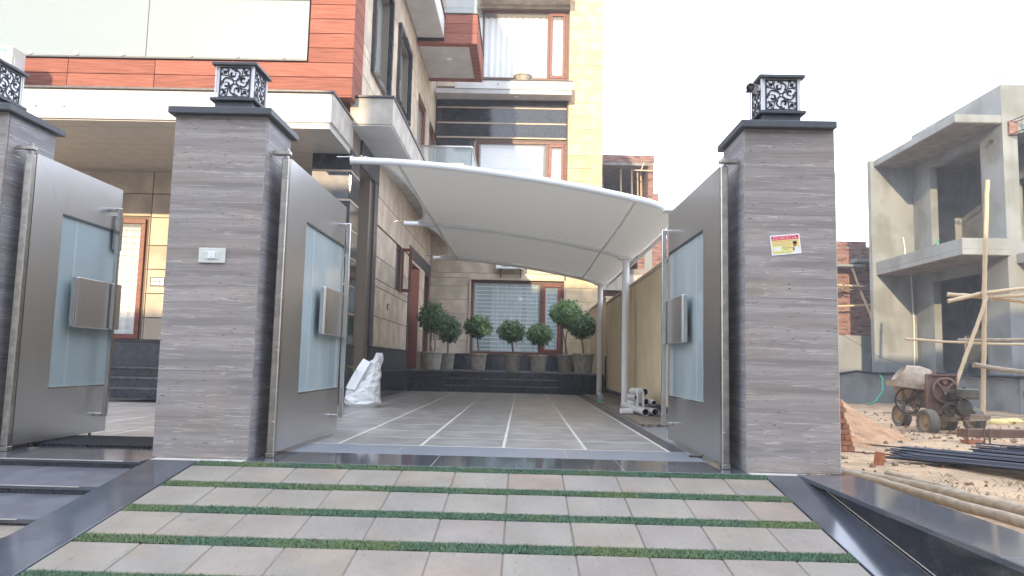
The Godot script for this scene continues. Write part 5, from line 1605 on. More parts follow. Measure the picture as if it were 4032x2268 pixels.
# ---------------------------------------------------------------- small things in the yard
func build_clutter() -> void:
	# air conditioners
	var a := thing("air_conditioner", "white outdoor air conditioner unit standing on the white slab in front of the red planks", "air conditioner", V(-7.92, 4.44, -10.45))
	put(a, "casing", B1(V(-0.42, 0.05, -0.16), V(0.42, 0.68, 0.16), 0.02), M.ac)
	put(a, "side_grip", B1(V(0.4205, 0.22, -0.08), V(0.432, 0.50, 0.10), 0.004), M.white_paint)
	for s in [-0.3, 0.3]:
		put(a, "foot", B1(V(s - 0.04, 0.0, -0.18), V(s + 0.04, 0.049, 0.18)), M.ac_d)
	var mk1 := put(a, "badge", B1(V(0.16, 0.56, 0.1605), V(0.34, 0.615, 0.163)), M.green_mark)
	put(mk1, "badge_line", B1(V(0.18, 0.580, 0.1635), V(0.32, 0.592, 0.1645)), M.white_paint)
	var fan := MB.new(); fan.xf = Transform3D(Basis(Vector3.RIGHT, PI / 2), V(-0.12, 0.36, 0.161))
	for k in 5:
		fan.lathe([Vector2(0.05 + k * 0.045, 0.0), Vector2(0.058 + k * 0.045, 0.006), Vector2(0.066 + k * 0.045, 0.0)], 24)
	put(a, "fan_grille", fan, M.ac_d)
	var b := thing("air_conditioner", "white outdoor air conditioner on brackets above the barred window, below the carport's rear edge", "air conditioner", V(-0.41, 3.37, -21.30))
	put(b, "casing", B1(V(-0.42, 0.0, -0.15), V(0.42, 0.60, 0.15), 0.02), M.ac)
	var f2 := MB.new(); f2.xf = Transform3D(Basis(Vector3.RIGHT, PI / 2), V(-0.13, 0.30, 0.151))
	f2.lathe([Vector2(0.0, 0.001), Vector2(0.25, 0.001)], 24)
	var fb := put(b, "fan_opening", f2, M.ac_d)
	var gr := MB.new()
	for k in 7:
		gr.xf = Transform3D(Basis(Vector3.RIGHT, PI / 2), V(-0.13, 0.30, 0.153))
		gr.lathe([Vector2(0.035 * k + 0.015, 0.0), Vector2(0.035 * k + 0.021, 0.005), Vector2(0.035 * k + 0.027, 0.0)], 24)
	gr.xf = Transform3D()
	for k in 8:
		var an := PI * k / 8
		gr.bar(V(-0.13 + cos(an) * 0.25, 0.30 + sin(an) * 0.25, 0.157), V(-0.13 - cos(an) * 0.25, 0.30 - sin(an) * 0.25, 0.157), 0.005, 0.005)
	put(fb, "fan_grille", gr, M.ac)
	for s in [-0.27, 0.30]:
		var br := MB.new()
		br.bar(V(s, -0.012, 0.16), V(s, -0.012, -0.17), 0.03, 0.02); br.bar(V(s, -0.02, -0.155), V(s, -0.22, -0.155), 0.03, 0.02)
		br.bar(V(s, -0.03, 0.14), V(s, -0.2, -0.14), 0.015, 0.015)
		put(b, "bracket", br, M.rust)
	# the white woven sack by the plinth
	var s := thing("white_sack", "big crumpled white plastic sack with a folded open mouth, slumped behind the open gate leaf", "sack", V(-2.36, 0.0, -11.15))
	var m := MB.new()
	var rows := 15; var seg := 17
	var P := []
	for j in rows + 1:
		var f := float(j) / rows
		var row := []
		for i in seg:
			var an := TAU * i / seg
			var w := lerpf(0.265, 0.25, f / 0.3) if f < 0.3 else lerpf(0.25, 0.085, (f - 0.3) / 0.7)
			if f < 0.06: w *= 0.88 + f * 2.0
			var d := w * (0.86 if f < 0.4 else lerpf(0.86, 0.42, (f - 0.4) / 0.6))
			var top := 0.70 + 0.07 * cos(an)
			var p := V(cos(an) * w, f * top, sin(an) * d)
			p.x += (0.25 - w) * 0.85 * smoothstep(0.2, 0.5, f)
			var cr := 1.0 - absf(hn.get_noise_3d(p.x * 34.0 + 9.0, p.y * 22.0 + p.x * 26.0, p.z * 34.0)) * 3.0
			var cr2 := hn.get_noise_3d(p.x * 90.0 + 40.0, p.y * 70.0, p.z * 90.0)
			p += V(cos(an), 0.15, sin(an)) * (0.020 * maxf(cr, -0.3) + 0.008 * cr2) * smoothstep(0.0, 0.08, f)
			p += V(rng.randf_range(-1, 1), rng.randf_range(-0.7, 0.7), rng.randf_range(-1, 1)) * 0.017 * smoothstep(0.0, 0.1, f)
			row.append(p)
		P.append(row)
	for j in rows:
		for i in seg:
			var i2 := (i + 1) % seg
			var mid: Vector3 = (P[j][i] + P[j + 1][i2]) * 0.5
			var away: Vector3 = mid - V(0.05, mid.y, 0.0)
			if (i + j) % 2 == 0:
				m.ftri(P[j][i], P[j][i2], P[j + 1][i2], away); m.ftri(P[j][i], P[j + 1][i2], P[j + 1][i], away)
			else:
				m.ftri(P[j][i], P[j][i2], P[j + 1][i], away); m.ftri(P[j][i2], P[j + 1][i2], P[j + 1][i], away)
	put(s, "bag", m, M.sack)
	var fl := MB.new()
	var A := V(-0.235, 0.27, 0.13); var Bq := V(-0.08, 0.25, 0.225); var C := V(0.11, 0.66, 0.10); var D := V(-0.01, 0.71, 0.04)
	var kk := 8
	for i in kk:
		var f0 := float(i) / kk; var f1 := float(i + 1) / kk
		var l0 := A.lerp(D, f0) + V(0, 0.02 * sin(f0 * PI), 0.02 * sin(f0 * PI)); var l1 := A.lerp(D, f1) + V(0, 0.02 * sin(f1 * PI), 0.02 * sin(f1 * PI))
		var r0 := Bq.lerp(C, f0) + V(0, 0, 0.03 * sin(f0 * PI)); var r1 := Bq.lerp(C, f1) + V(0, 0, 0.03 * sin(f1 * PI))
		fl.fquad(l0, l1, r1, r0, V(-0.3, 0.4, 1)); fl.fquad(l0 - V(0, 0, 0.004), l1 - V(0, 0, 0.004), r1 - V(0, 0, 0.004), r0 - V(0, 0, 0.004), V(0.3, -0.4, -1))
		fl.fquad(r0, r1, r1 + V(0.02, -0.02, -0.05), r0 + V(0.02, -0.02, -0.05), V(1, 0, 1))
	put(s, "folded_flap", fl, M.sack)
	var ear := MB.new()
	ear.fquad(V(0.09, 0.60, 0.02), V(0.20, 0.62, 0.0), V(0.26, 0.80, -0.02), V(0.17, 0.80, 0.0), V(0, 0, 1))
	ear.fquad(V(0.20, 0.62, 0.0), V(0.24, 0.60, -0.06), V(0.275, 0.70, -0.06), V(0.26, 0.80, -0.02), V(1, 0, 0.5))
	put(s, "corner_tip", ear, M.sack)
	# mats
	var mt := thing("rubber_mat", "black perforated rubber mat lying inside the small gate", "mat", V(-3.12, 0.001, -5.92))
	var mm := MB.new()
	for i in 33:
		var x := -0.58 + i * 0.036
		mm.box(V(x, 0.002, -0.30), V(x + 0.013, 0.012, 0.30))
	for j in 17:
		var z := -0.30 + j * 0.0368
		mm.box(V(-0.58, 0.0125, z), V(0.585, 0.018, z + 0.012))
	put(mt, "mesh", mm, M.mat)
	var m3 := thing("door_mat", "thin dark mat at the foot of the porch steps", "mat", V(-6.2, 0.0, -11.25))
	put(m3, "pad", B1(V(-0.9, 0.001, -0.42), V(0.9, 0.012, 0.40), 0.003), M.mat)
	var rp := MB.new()
	rp.fquad(V(-0.6, 0.0125, 0.02), V(0.8, 0.0125, 0.05), V(0.85, 0.05, 0.40), V(0.2, 0.014, 0.40), Vector3.UP)
	put(m3, "lifted_corner", rp, M.mat)
	# offcuts of drain pipe, each its own
	var pp := [
		[V(1.50, 0.12, -11.1), V(1.655, 0.085, -10.05), 0.058, "long white plastic drain pipe offcut lying lowest left in the pile by the yellow wall"],
		[V(1.66, 0.085, -10.95), V(1.80, 0.085, -10.15), 0.056, "white plastic drain pipe offcut with a broken lip, lowest right in the pile"],
		[V(1.57, 0.24, -11.0), V(1.72, 0.205, -10.4), 0.052, "flat lying pipe elbow with a rust brown mouth in the middle of the pipe pile"],
		[V(1.60, 0.33, -10.9), V(1.69, 0.34, -10.35), 0.060, "topmost white drain pipe offcut with a dark mouth on the pipe pile"],
		[V(1.55, 0.25, -10.8), V(1.585, 0.26, -10.4), 0.038, "thin white pipe offcut on the upper left of the pipe pile"],
		[V(1.72, 0.25, -11.0), V(1.80, 0.20, -10.25), 0.040, "slender white pipe offcut leaning on the right of the pipe pile"],
	]
	for q in pp:
		var t := thing("drain_pipe", q[3], "pipe", V(0, 0, 0), "pipe offcuts piled by the yellow wall")
		var d: Vector3 = (q[1] - q[0]).normalized()
		var r: float = q[2] * 0.86
		var o := MB.new()
		o.tube([q[0], q[1] - d * 0.06, q[1] - d * 0.0595, q[1]], [r * 0.93, r * 0.93, r, r], 18, false)
		put(t, "tube", o, M.pvc)
		var ii := MB.new()
		ii.tube([q[0] + d * 0.1, q[1] - d * 0.0005], r * 0.87, 18, false)
		ii.tube([q[1] - d * 0.30, q[1] - d * 0.299], r * 0.86, 16, true)
		put(t, "inside", ii, M.pvc_in)
		var lip := MB.new()
		var pts := []
		for i in 19:
			var an := TAU * i / 18
			var x := Vector3.UP.cross(d).normalized(); var y := d.cross(x)
			pts.append(q[1] + (x * cos(an) + y * sin(an)) * r * 0.94)
		lip.tube(pts, r * 0.08, 5, false)
		put(t, "lip", lip, M.pvc)
	var clp := thing("pipe_bend", "white arched pipe bend standing upright on the pipe pile", "pipe")
	var bp := []
	for i in 9:
		bp.append(V(1.625 + 0.04 * cos(PI * i / 8), 0.30 + 0.09 * sin(PI * i / 8), -10.30))
	bp.push_front(V(1.665, 0.13, -10.30)); bp.append(V(1.585, 0.13, -10.30))
	var bm := MB.new(); bm.tube(bp, 0.014, 8)
	put(clp, "tube", bm, M.pvc)
	var blk := thing("white_block", "small broken white block under the left end of the pipe pile", "block", V(1.47, 0.03, -10.55))
	put(blk, "body", B1(V(-0.09, 0, -0.07), V(0.09, 0.07, 0.07), 0.012), M.white)
	var tin := thing("paint_tin", "open white tin standing in front of the middle carport post", "tin", V(1.79, 0.029, -12.15))
	var tm := MB.new()
	tm.lathe([Vector2(0.0, 0.002), Vector2(0.095, 0.0), Vector2(0.095, 0.20), Vector2(0.099, 0.205), Vector2(0.099, 0.215), Vector2(0.092, 0.215), Vector2(0.09, 0.02), Vector2(0.0, 0.02)], 24)
	put(tin, "can", tm, M.white_paint)
	var bo := thing("bottle", "crumpled clear plastic bottle with a green label standing near the rear posts", "bottle", V(1.42, 0.028, -13.4))
	var bt := MB.new()
	bt.xf = Transform3D(Basis(V(0, 0, 1), 0.18), Vector3())
	bt.lathe([Vector2(0.0, 0.0), Vector2(0.05, 0.004), Vector2(0.052, 0.06), Vector2(0.046, 0.075), Vector2(0.05, 0.12), Vector2(0.04, 0.16), Vector2(0.016, 0.20), Vector2(0.016, 0.225), Vector2(0.0, 0.226)], 16)
	put(bo, "body", bt, M.milk)
	var lb := MB.new(); lb.xf = bt.xf
	lb.lathe([Vector2(0.0525, 0.03), Vector2(0.053, 0.058)], 16)
	lb.lathe([Vector2(0.0185, 0.205), Vector2(0.0185, 0.228), Vector2(0.0, 0.2285)], 12)
	put(bo, "label_and_cap", lb, M.hose_g)
	var sticks := [[V(1.40, 0.036, -13.0), V(1.78, 0.036, -13.05), "thin brown wooden stick on the cement strip beside the bottle"], [V(1.45, 0.034, -12.6), V(1.60, 0.034, -12.55), "short pale splinter of board on the cement strip"], [V(1.55, 0.035, -12.45), V(1.73, 0.033, -12.5), "flat offcut of board lying in front of the splinter"], [V(1.37, 0.034, -10.4), V(1.57, 0.034, -10.45), "dark flat stick on the cement strip in front of the pipes"]]
	for q in sticks:
		var st := MB.new(); st.bar(q[0], q[1], 0.04, 0.008)
		var o := put(self, "stick", st, M.bark)
		tag(o, q[2], "stick", "sticks on the cement strip")
	# dry leaves and scraps on the floor tiles
	var sc := MB.new()
	for k in 46:
		var x := rng.randf_range(-2.0, 1.2); var z := rng.randf_range(-13.0, -6.3); var w := rng.randf_range(0.006, 0.022)
		var an := rng.randf() * TAU
		sc.col = Color(0.07, 0.055, 0.04) if k % 3 else Color(0.5, 0.47, 0.42)
		sc.fquad(V(x, 0.003, z), V(x + cos(an) * w, 0.004, z + sin(an) * w), V(x + cos(an) * w * 1.4 - sin(an) * w * 0.5, 0.008, z + sin(an) * w * 1.4 + cos(an) * w * 0.5), V(x - sin(an) * w * 0.6, 0.006, z + cos(an) * w * 0.6), Vector3.UP)
	var so := put(self, "litter", sc, mk(0.9, 0.9, 0.9, 0.9, null, 1.0, {"vc": true}))
	so.set_meta("kind", "stuff"); tag(so, "tiny dry leaves and scraps scattered on the driveway tiles", "litter")

# ---------------------------------------------------------------- the building site
func bamboo(called: String, label: String, pts: Array, r: float, mat: Material, group := "") -> Node3D:
	var d := []; var rr := []
	var ln := 0.0
	for i in pts.size() - 1:
		var a: Vector3 = pts[i]; var b: Vector3 = pts[i + 1]
		var n := maxi(2, int(a.distance_to(b) / 0.11))
		for k in n:
			var f := float(k) / n
			d.append(a.lerp(b, f) + V(1, 1, 1) * 0.010 * hn.get_noise_3dv(a.lerp(b, f) * 60.0))
			var node := fposmod(ln + f * a.distance_to(b), 0.34)
			rr.append(r * (1.12 if node < 0.11 and k % 3 == 0 and called != "log" else 1.0 + (0.09 * hn.get_noise_1d(ln * 40.0 + k * 4.0) if called == "log" else 0.0)) * (1.0 - 0.15 * float(i) / pts.size()))
		ln += a.distance_to(b)
	d.append(pts[-1]); rr.append(r * 0.9)
	for i in rr.size():
		rr[i] *= 0.84
	var m := MB.new(); m.tube(d, rr, 9)
	var o := put(self, called, m, mat)
	tag(o, label, "pole", group)
	return o

func wheel(t: Node3D, at: Vector3, yaw: float) -> void:
	var X := Transform3D(Basis(Vector3.UP, yaw) * Basis(V(0, 0, 1), PI / 2), at)
	var m := MB.new(); m.xf = X
	m.lathe([Vector2(0.150, -0.075), Vector2(0.215, -0.095), Vector2(0.238, -0.085), Vector2(0.250, -0.055), Vector2(0.244, -0.03), Vector2(0.252, -0.027), Vector2(0.252, 0.0), Vector2(0.252, 0.027), Vector2(0.244, 0.03), Vector2(0.250, 0.055), Vector2(0.238, 0.085), Vector2(0.215, 0.095), Vector2(0.150, 0.075)], 32)
	var w := put(t, "wheel", m, M.tyre)
	var r := MB.new(); r.xf = X
	r.lathe([Vector2(0.0, -0.07), Vector2(0.05, -0.065), Vector2(0.06, -0.045), Vector2(0.12, -0.04), Vector2(0.152, -0.078), Vector2(0.156, -0.07)], 24)
	r.lathe([Vector2(0.156, 0.07), Vector2(0.152, 0.078), Vector2(0.12, 0.04), Vector2(0.06, 0.045), Vector2(0.05, 0.065), Vector2(0.0, 0.07)], 24)
	for k in 5:
		for sd in [-1.0, 1.0]:
			var a := TAU * k / 5
			r.ball(V(cos(a) * 0.085, sd * 0.046, sin(a) * 0.085), V(0.012, 0.012, 0.012), 6, 4)
	put(w, "rim", r, M.rim)

func build_site() -> void:
	# heap of orange sand behind the brick stack
	var hp := grid(3.6, 9.2, -19.5, -10.2, 70, 110, func(x: float, z: float):
		var u := (x - 4.75) * 0.78 + (z + 14.0) * 0.10; var w := (z + 14.0) * 0.60
		var h := 1.32 * exp(-(u * u * 0.85 + w * w)) - 0.12
		h += 0.06 * hn.get_noise_2d(x * 25, z * 25) + 0.03 * hn.get_noise_2d(x * 110, z * 110)
		return site_height(x, z) + h)
	var ho := put(self, "sand_heap", hp, M.mound)
	tag(ho, "loose heap of orange brown sand between the brick stack and the cement mixer", "heap")
	# stepped end of a raw brick stack beside the right pillar
	var bs := thing("brick_stack", "ragged stack of orange red bricks rising beside the right gate pillar", "bricks", V(0, 0, 0))
	var course := 22
	for k in course:
		var y := -0.52 + k * 0.0775
		var edge := 4.77 - 0.0175 * k + rng.randf_range(-0.02, 0.02)
		var x := edge
		var nb := 0
		while nb < 3:
			var w := 0.225 if (k + nb) % 2 == 0 else 0.108
			var m := MB.new()
			m.obox(V(x - w * 0.5, y + 0.034, -10.95 + rng.randf_range(-0.012, 0.012)), Basis(Vector3.UP, rng.randf_range(-0.05, 0.05)), V(w * 0.5 - 0.005, 0.034, 0.11), 0.006)
			put(bs, "brick", m, M.brick[rng.randi() % 4])
			x -= w; nb += 1
		var mo := MB.new()
		mo.box(V(x, y + 0.068, -11.04), V(edge - 0.015, y + 0.077, -10.86))
		put(bs, "mortar", mo, M.conc_rough)
	# loose bricks
	var lbs := [[V(4.42, -0.40, -9.40), 0.3, 1.35, "upright orange brick standing alone on the dirt in front of the rebar bundle"], [V(4.95, -0.44, -11.6), 0.8, 0.1, "loose orange brick lying at the foot of the brick stack"]]
	for q in lbs:
		var m := MB.new()
		m.obox(q[0], Basis(Vector3.UP, q[1]) * Basis(V(0, 0, 1), q[2]), V(0.112, 0.036, 0.055), 0.006)
		tag(put(self, "brick", m, M.orange), q[3], "brick")
	# ---- cement mixer
	var t := thing("cement_mixer", "rusty mud caked cement mixer on car tyres with a red engine plate", "cement mixer")
	for q in [[V(7.66, -0.235, -14.3), 0.62], [V(8.17, -0.235, -16.3), 0.62], [V(9.12, -0.235, -15.3), 0.62], [V(8.62, -0.235, -15.4), 0.62]]:
		wheel(t, q[0], 0.08)
	var ch := MB.new()
	ch.bar(V(7.75, -0.18, -14.35), V(9.25, -0.18, -15.1), 0.10, 0.09); ch.bar(V(8.15, -0.18, -16.2), V(9.3, -0.18, -15.5), 0.08, 0.08)
	ch.bar(V(7.8, -0.14, -14.45), V(8.2, -0.14, -16.25), 0.09, 0.10); ch.bar(V(8.5, -0.14, -14.5), V(8.9, -0.14, -15.9), 0.09, 0.10)
	ch.bar(V(8.02, -0.09, -14.2), V(8.78, -0.11, -14.35), 0.22, 0.07)
	put(t, "chassis", ch, M.mud)
	var lg := MB.new()
	for q in [[7.55, -0.15, 7.62], [7.85, -0.15, 7.66], [8.35, -0.15, 8.28], [8.5, -0.15, 8.36]]:
		lg.bar(V(q[0], q[1], -15.0), V(q[2], 0.45, -15.1), 0.06, 0.05)
	put(t, "stand", lg, M.mud)
	var dr := MB.new()
	dr.xf = Transform3D(Basis(V(0, 0, 1), 0.85) * Basis(Vector3.RIGHT, -0.15), V(8.22, 0.16, -15.15))
	dr.lathe([Vector2(0.0, -0.02), Vector2(0.22, 0.0), Vector2(0.38, 0.18), Vector2(0.42, 0.30), Vector2(0.42, 0.44), Vector2(0.36, 0.60), Vector2(0.24, 0.76), Vector2(0.20, 0.80), Vector2(0.18, 0.78), Vector2(0.0, 0.55)], 30)
	var dru := put(t, "drum", dr, M.drum)
	var gr := MB.new(); gr.xf = dr.xf
	gr.lathe([Vector2(0.42, 0.33), Vector2(0.45, 0.335), Vector2(0.45, 0.40), Vector2(0.42, 0.405)], 36)
	for k in 40:
		var a := TAU * k / 40
		gr.obox(V(cos(a) * 0.455, 0.367, sin(a) * 0.455), Basis(Vector3.UP, -a), V(0.012, 0.03, 0.018))
	put(dru, "gear_ring", gr, M.rust)
	var tr := MB.new()
	tr.prism(PackedVector2Array([Vector2(-0.30, 0.0), Vector2(0.30, -0.07), Vector2(0.30, 0.02), Vector2(-0.30, 0.10)]), V(7.62, 0.42, -14.72), Vector3.RIGHT, Vector3.UP, -0.5)
	put(t, "loading_tray", tr, M.drum)
	var hw := MB.new()
	var hpts := []
	for i in 25:
		var a := TAU * i / 24
		hpts.append(V(7.58 + 0.20 * cos(a), 0.14 + 0.25 * sin(a), -14.85 + 0.1 * cos(a)))
	hw.tube(hpts, 0.016, 6, false)
	for i in 3:
		hw.tube([hpts[i * 4], hpts[i * 4 + 12]], 0.010, 5)
	put(t, "hand_wheel", hw, M.iron)
	put(t, "red_plate", B1(V(7.79, -0.10, -14.62), V(8.36, 0.66, -14.58), 0.004), M.rust_red)
	var pe := MB.new()
	pe.box(V(7.78, -0.10, -14.579), V(7.81, 0.665, -14.53)); pe.box(V(8.34, -0.10, -14.579), V(8.37, 0.665, -14.53)); pe.box(V(7.811, 0.645, -14.579), V(8.339, 0.67, -14.53))
	put(t, "plate_flange", pe, M.rust_red)
	var pu := MB.new(); pu.xf = Transform3D(Basis(Vector3.RIGHT, PI / 2), V(8.13, 0.36, -14.55))
	pu.lathe([Vector2(0.245, -0.02), Vector2(0.255, 0.0), Vector2(0.255, 0.035), Vector2(0.24, 0.045), Vector2(0.215, 0.04), Vector2(0.205, 0.0)], 36)
	pu.lathe([Vector2(0.07, 0.0), Vector2(0.07, 0.05), Vector2(0.0, 0.05)], 16)
	for k in 4:
		var a := PI / 4 + k * PI / 2
		pu.obox(V(cos(a) * 0.13, 0.015, sin(a) * 0.13), Basis(Vector3.UP, -a), V(0.09, 0.015, 0.016))
	put(t, "pulley", pu, M.rust_red)
	var bo := MB.new(); bo.xf = Transform3D(Basis(Vector3.RIGHT, PI / 2), V(8.13, 0.53, -14.55))
	bo.lathe([Vector2(0.05, 0.0), Vector2(0.052, 0.025), Vector2(0.04, 0.03), Vector2(0.0, 0.012)], 18)
	put(t, "bearing", bo, M.rust)
	var en := MB.new()
	en.box(V(7.98, -0.10, -14.42), V(8.36, 0.02, -14.10), 0.03); en.box(V(8.02, 0.02, -14.38), V(8.30, 0.20, -14.15), 0.04)
	for k in 6:
		en.box(V(8.01, 0.20 + k * 0.03, -14.42), V(8.19, 0.218 + k * 0.03, -14.16), 0.004)
	en.tube([V(8.0, 0.33, -14.22), V(7.94, 0.33, -14.18), V(7.92, 0.27, -14.15)], 0.025, 8)
	put(t, "engine", en, M.engine)
	var hl := MB.new(); hl.xf = Transform3D(Basis(V(0, 1, 0), 0.2) * Basis(Vector3.RIGHT, PI / 2), V(8.21, 0.06, -14.10))
	hl.lathe([Vector2(0.155, 0.0), Vector2(0.165, 0.03), Vector2(0.15, 0.06), Vector2(0.06, 0.075), Vector2(0.0, 0.075)], 26)
	put(t, "belt_guard", hl, M.engine)
	var fw := MB.new(); fw.xf = Transform3D(Basis(Vector3.RIGHT, PI / 2), V(7.99, 0.02, -14.14))
	fw.lathe([Vector2(0.13, -0.02), Vector2(0.135, 0.03), Vector2(0.09, 0.035), Vector2(0.08, 0.0), Vector2(0.0, 0.0)], 22)
	put(t, "flywheel", fw, M.engine)
	put(t, "fuel_tank", B1(V(8.10, 0.225, -14.14), V(8.43, 0.425, -13.92), 0.03), M.tank)
	var tc := MB.new(); tc.tube([V(8.2, 0.4251, -14.03), V(8.2, 0.45, -14.03)], 0.03, 10)
	put(t, "tank_cap", tc, M.iron)
	# ---- timber beam on bricks, with its stakes
	var bm := thing("wooden_beam", "brown wooden bench beam with steel pins resting on low brick blocks", "beam")
	var be := MB.new(); be.bar(V(6.98, -0.24, -12.1), V(9.3, -0.26, -12.55), 0.16, 0.13, 0.008)
	put(bm, "beam", be, M.rust)
	for q in [V(7.05, 0, -12.02), V(7.33, 0, -12.05), V(7.42, 0, -12.06), V(8.03, 0, -12.13), V(8.08, 0, -12.14)]:
		var pn := MB.new(); pn.tube([q + V(0, -0.52, 0), q + V(0, -0.165, 0)], 0.014, 6)
		put(bm, "pin", pn, M.rust)
	for q in [[V(7.19, -0.43, -12.12), 0.16, "brick block under the left end of the wooden beam"], [V(8.52, -0.37, -12.35), 0.13, "upper pale block under the middle of the wooden beam"], [V(8.55, -0.48, -12.3), 0.18, "lower wider pale block under the middle of the wooden beam"]]:
		var m := MB.new(); m.obox(q[0], Basis(Vector3.UP, 0.25), V(q[1], 0.055 if q[1] < 0.15 else 0.075, 0.09), 0.01)
		tag(put(self, "block", m, M.orange if q[1] == 0.16 else M.mound), q[2], "block")
	# ---- reinforcing bars in two bundles
	rebar_bundle("long bundle of blue black steel reinforcing bars lying on the dirt", V(4.85, -0.40, -9.85), V(8.4, -0.36, -6.6), 110, 0.42)
	rebar_bundle("second bundle of reinforcing bars, starting further right beside the first", V(6.35, -0.40, -10.6), V(9.4, -0.40, -7.9), 40, 0.22)
	var lone := [[V(4.3, -0.44, -12.9), V(7.6, -0.43, -9.2), "single rusty bar stretched over the dirt behind the rebar bundle, further one"], [V(4.5, -0.43, -12.7), V(7.5, -0.42, -9.0), "single rusty bar stretched over the dirt behind the rebar bundle, nearer one"], [V(4.6, -0.42, -10.6), V(5.6, -0.42, -9.6), "short rusty bar between the brick stack and the rebar bundle"]]
	for q in lone:
		var m := MB.new(); m.tube([q[0], q[0].lerp(q[1], 0.5) + V(0, 0.015, 0), q[1]], 0.011, 6)
		tag(put(self, "steel_bar", m, M.rust), q[2], "steel bar")
	# ---- logs by the retaining wall
	bamboo("log", "nearest weathered grey log, lying right along the black granite wall", [V(2.52, -0.16, -7.9), V(2.85, -0.20, -6.6), V(3.15, -0.24, -5.6), V(3.35, -0.26, -4.3), V(3.6, -0.3, -3.2)], 0.050, M.bamboo_g, "weathered logs along the granite wall")
	bamboo("log", "second weathered grey log, just beyond the nearest one along the granite wall", [V(3.18, -0.28, -7.3), V(3.45, -0.28, -6.5), V(3.72, -0.30, -5.6), V(3.95, -0.31, -4.7), V(4.4, -0.33, -3.6)], 0.058, M.bamboo_g, "weathered logs along the granite wall")
	bamboo("log", "shorter weathered log lying furthest from the granite wall, half sunk in dirt", [V(3.70, -0.33, -7.7), V(3.85, -0.35, -6.9), V(4.0, -0.39, -6.2)], 0.05, M.bamboo_g, "weathered logs along the granite wall")
	bamboo("log", "thin pale log end poking out from behind the right gate pillar", [V(2.3, -0.10, -8.6), V(2.75, -0.17, -7.4), V(3.0, -0.22, -6.7)], 0.045, M.bamboo_g, "weathered logs along the granite wall")
	# ---- bamboo scaffold in front of the concrete house
	var g := "bamboo scaffold poles"
	bamboo("bamboo_pole", "tall upright bamboo scaffold pole, its top free against the concrete pier", [V(10.68, -0.5, -17.6), V(10.78, 1.3, -17.6), V(10.86, 3.0, -17.6), V(10.96, 5.28, -17.5)], 0.062, M.bamboo, g)
	bamboo("bamboo_pole", "slanting bamboo pole leaning against the tall upright one", [V(9.55, -0.5, -17.3), V(10.1, 0.75, -17.4), V(10.62, 2.0, -17.45), V(10.80, 2.5, -17.45)], 0.052, M.bamboo, g)
	bamboo("bamboo_pole", "upper of the two thick bamboos tied crosswise at the top tie", [V(10.2, 2.58, -18.0), V(11.0, 2.52, -17.8), V(12.6, 2.62, -17.6)], 0.06, M.bamboo, g)
	bamboo("bamboo_pole", "lower of the two thick bamboos tied crosswise at the top tie", [V(10.1, 2.40, -17.8), V(10.9, 2.60, -17.72), V(12.6, 2.85, -17.7)], 0.055, M.bamboo, g)
	bamboo("bamboo_pole", "third bamboo crossing flat behind the top tie", [V(11.2, 2.50, -17.9), V(12.6, 2.36, -17.8)], 0.05, M.bamboo, g)
	bamboo("bamboo_pole", "long thin level bamboo at mid height reaching far left", [V(9.15, 1.49, -18.0), V(10.0, 1.44, -17.9), V(10.9, 1.40, -17.72), V(12.6, 1.42, -17.7)], 0.036, M.bamboo, g)
	bamboo("bamboo_pole", "thick level bamboo lying just above the thin mid height one", [V(10.35, 1.47, -17.9), V(12.6, 1.55, -17.8)], 0.055, M.bamboo_g, g)
	bamboo("bamboo_pole", "stout pale bamboo with a round cut end at the lowest tie", [V(10.35, 0.90, -17.3), V(11.0, 0.82, -17.4), V(12.6, 0.66, -17.5)], 0.068, M.bamboo_g, g)
	bamboo("bamboo_pole", "bamboo propped at a steep slant against the brick wall", [V(14.55, 2.6, -31.0), V(14.1, 4.1, -31.3), V(13.85, 5.0, -31.4)], 0.06, M.bamboo, g)
	bamboo("bamboo_pole", "level bamboo ledger near the foot of the brick wall", [V(12.9, 3.35, -31.2), V(14.6, 3.45, -31.2)], 0.05, M.bamboo, g)
	bamboo("bamboo_pole", "level bamboo ledger halfway up the brick wall", [V(12.9, 4.25, -31.2), V(14.2, 4.22, -31.2)], 0.05, M.bamboo, g)
	var br := MB.new()
	for k in 26:
		var x := rng.randf_range(12.9, 14.3)
		br.tube([V(x, 3.98 + rng.randf_range(0, 0.2), -31.3), V(x + rng.randf_range(-0.4, 0.4), 4.15 + rng.randf_range(-0.1, 0.15), -31.1)], 0.02, 4)
	tag(put(self, "brushwood", br, M.bark), "tangled dry sticks laid on a ledger of the brick wall", "sticks")
	# ---- hoses and cables along the plinth
	var h1 := MB.new()
	h1.tube([V(11.4, 0.55, -27.5), V(12.2, 0.68, -27.5), V(13.0, 0.62, -27.52), V(14.2, 0.66, -27.5), V(14.55, 0.66, -26.0), V(14.5, 0.62, -22.1), V(15.6, 0.62, -22.05), V(17.5, 0.6, -22.05)], 0.05, 7)
	tag(put(self, "hose", h1, M.black), "black ribbed hose lying along the top of the concrete plinth", "hose")
	var h2 := MB.new()
	h2.tube([V(13.0, 0.55, -27.4), V(12.95, 0.40, -27.1), V(12.7, 0.0, -26.6), V(12.25, -0.35, -26.2), V(11.9, -0.44, -26.0)], 0.032, 8)
	tag(put(self, "hose", h2, M.hose_g), "bright green hose hanging down the concrete plinth to the ground", "hose")
	var h3 := MB.new()
	var lp := []
	for i in 40:
		var a := TAU * i / 20.0
		lp.append(V(14.75 + 0.45 * cos(a) + i * 0.018, 0.12 + 0.42 * sin(a) - i * 0.006, -21.9 + i * 0.006))
	lp.push_front(V(16.2, 0.55, -21.95))
	h3.tube(lp, 0.030, 6)
	tag(put(self, "hose", h3, M.black), "coiled black hose hanging on the plinth behind the bamboo poles", "hose")
	var wr := MB.new()
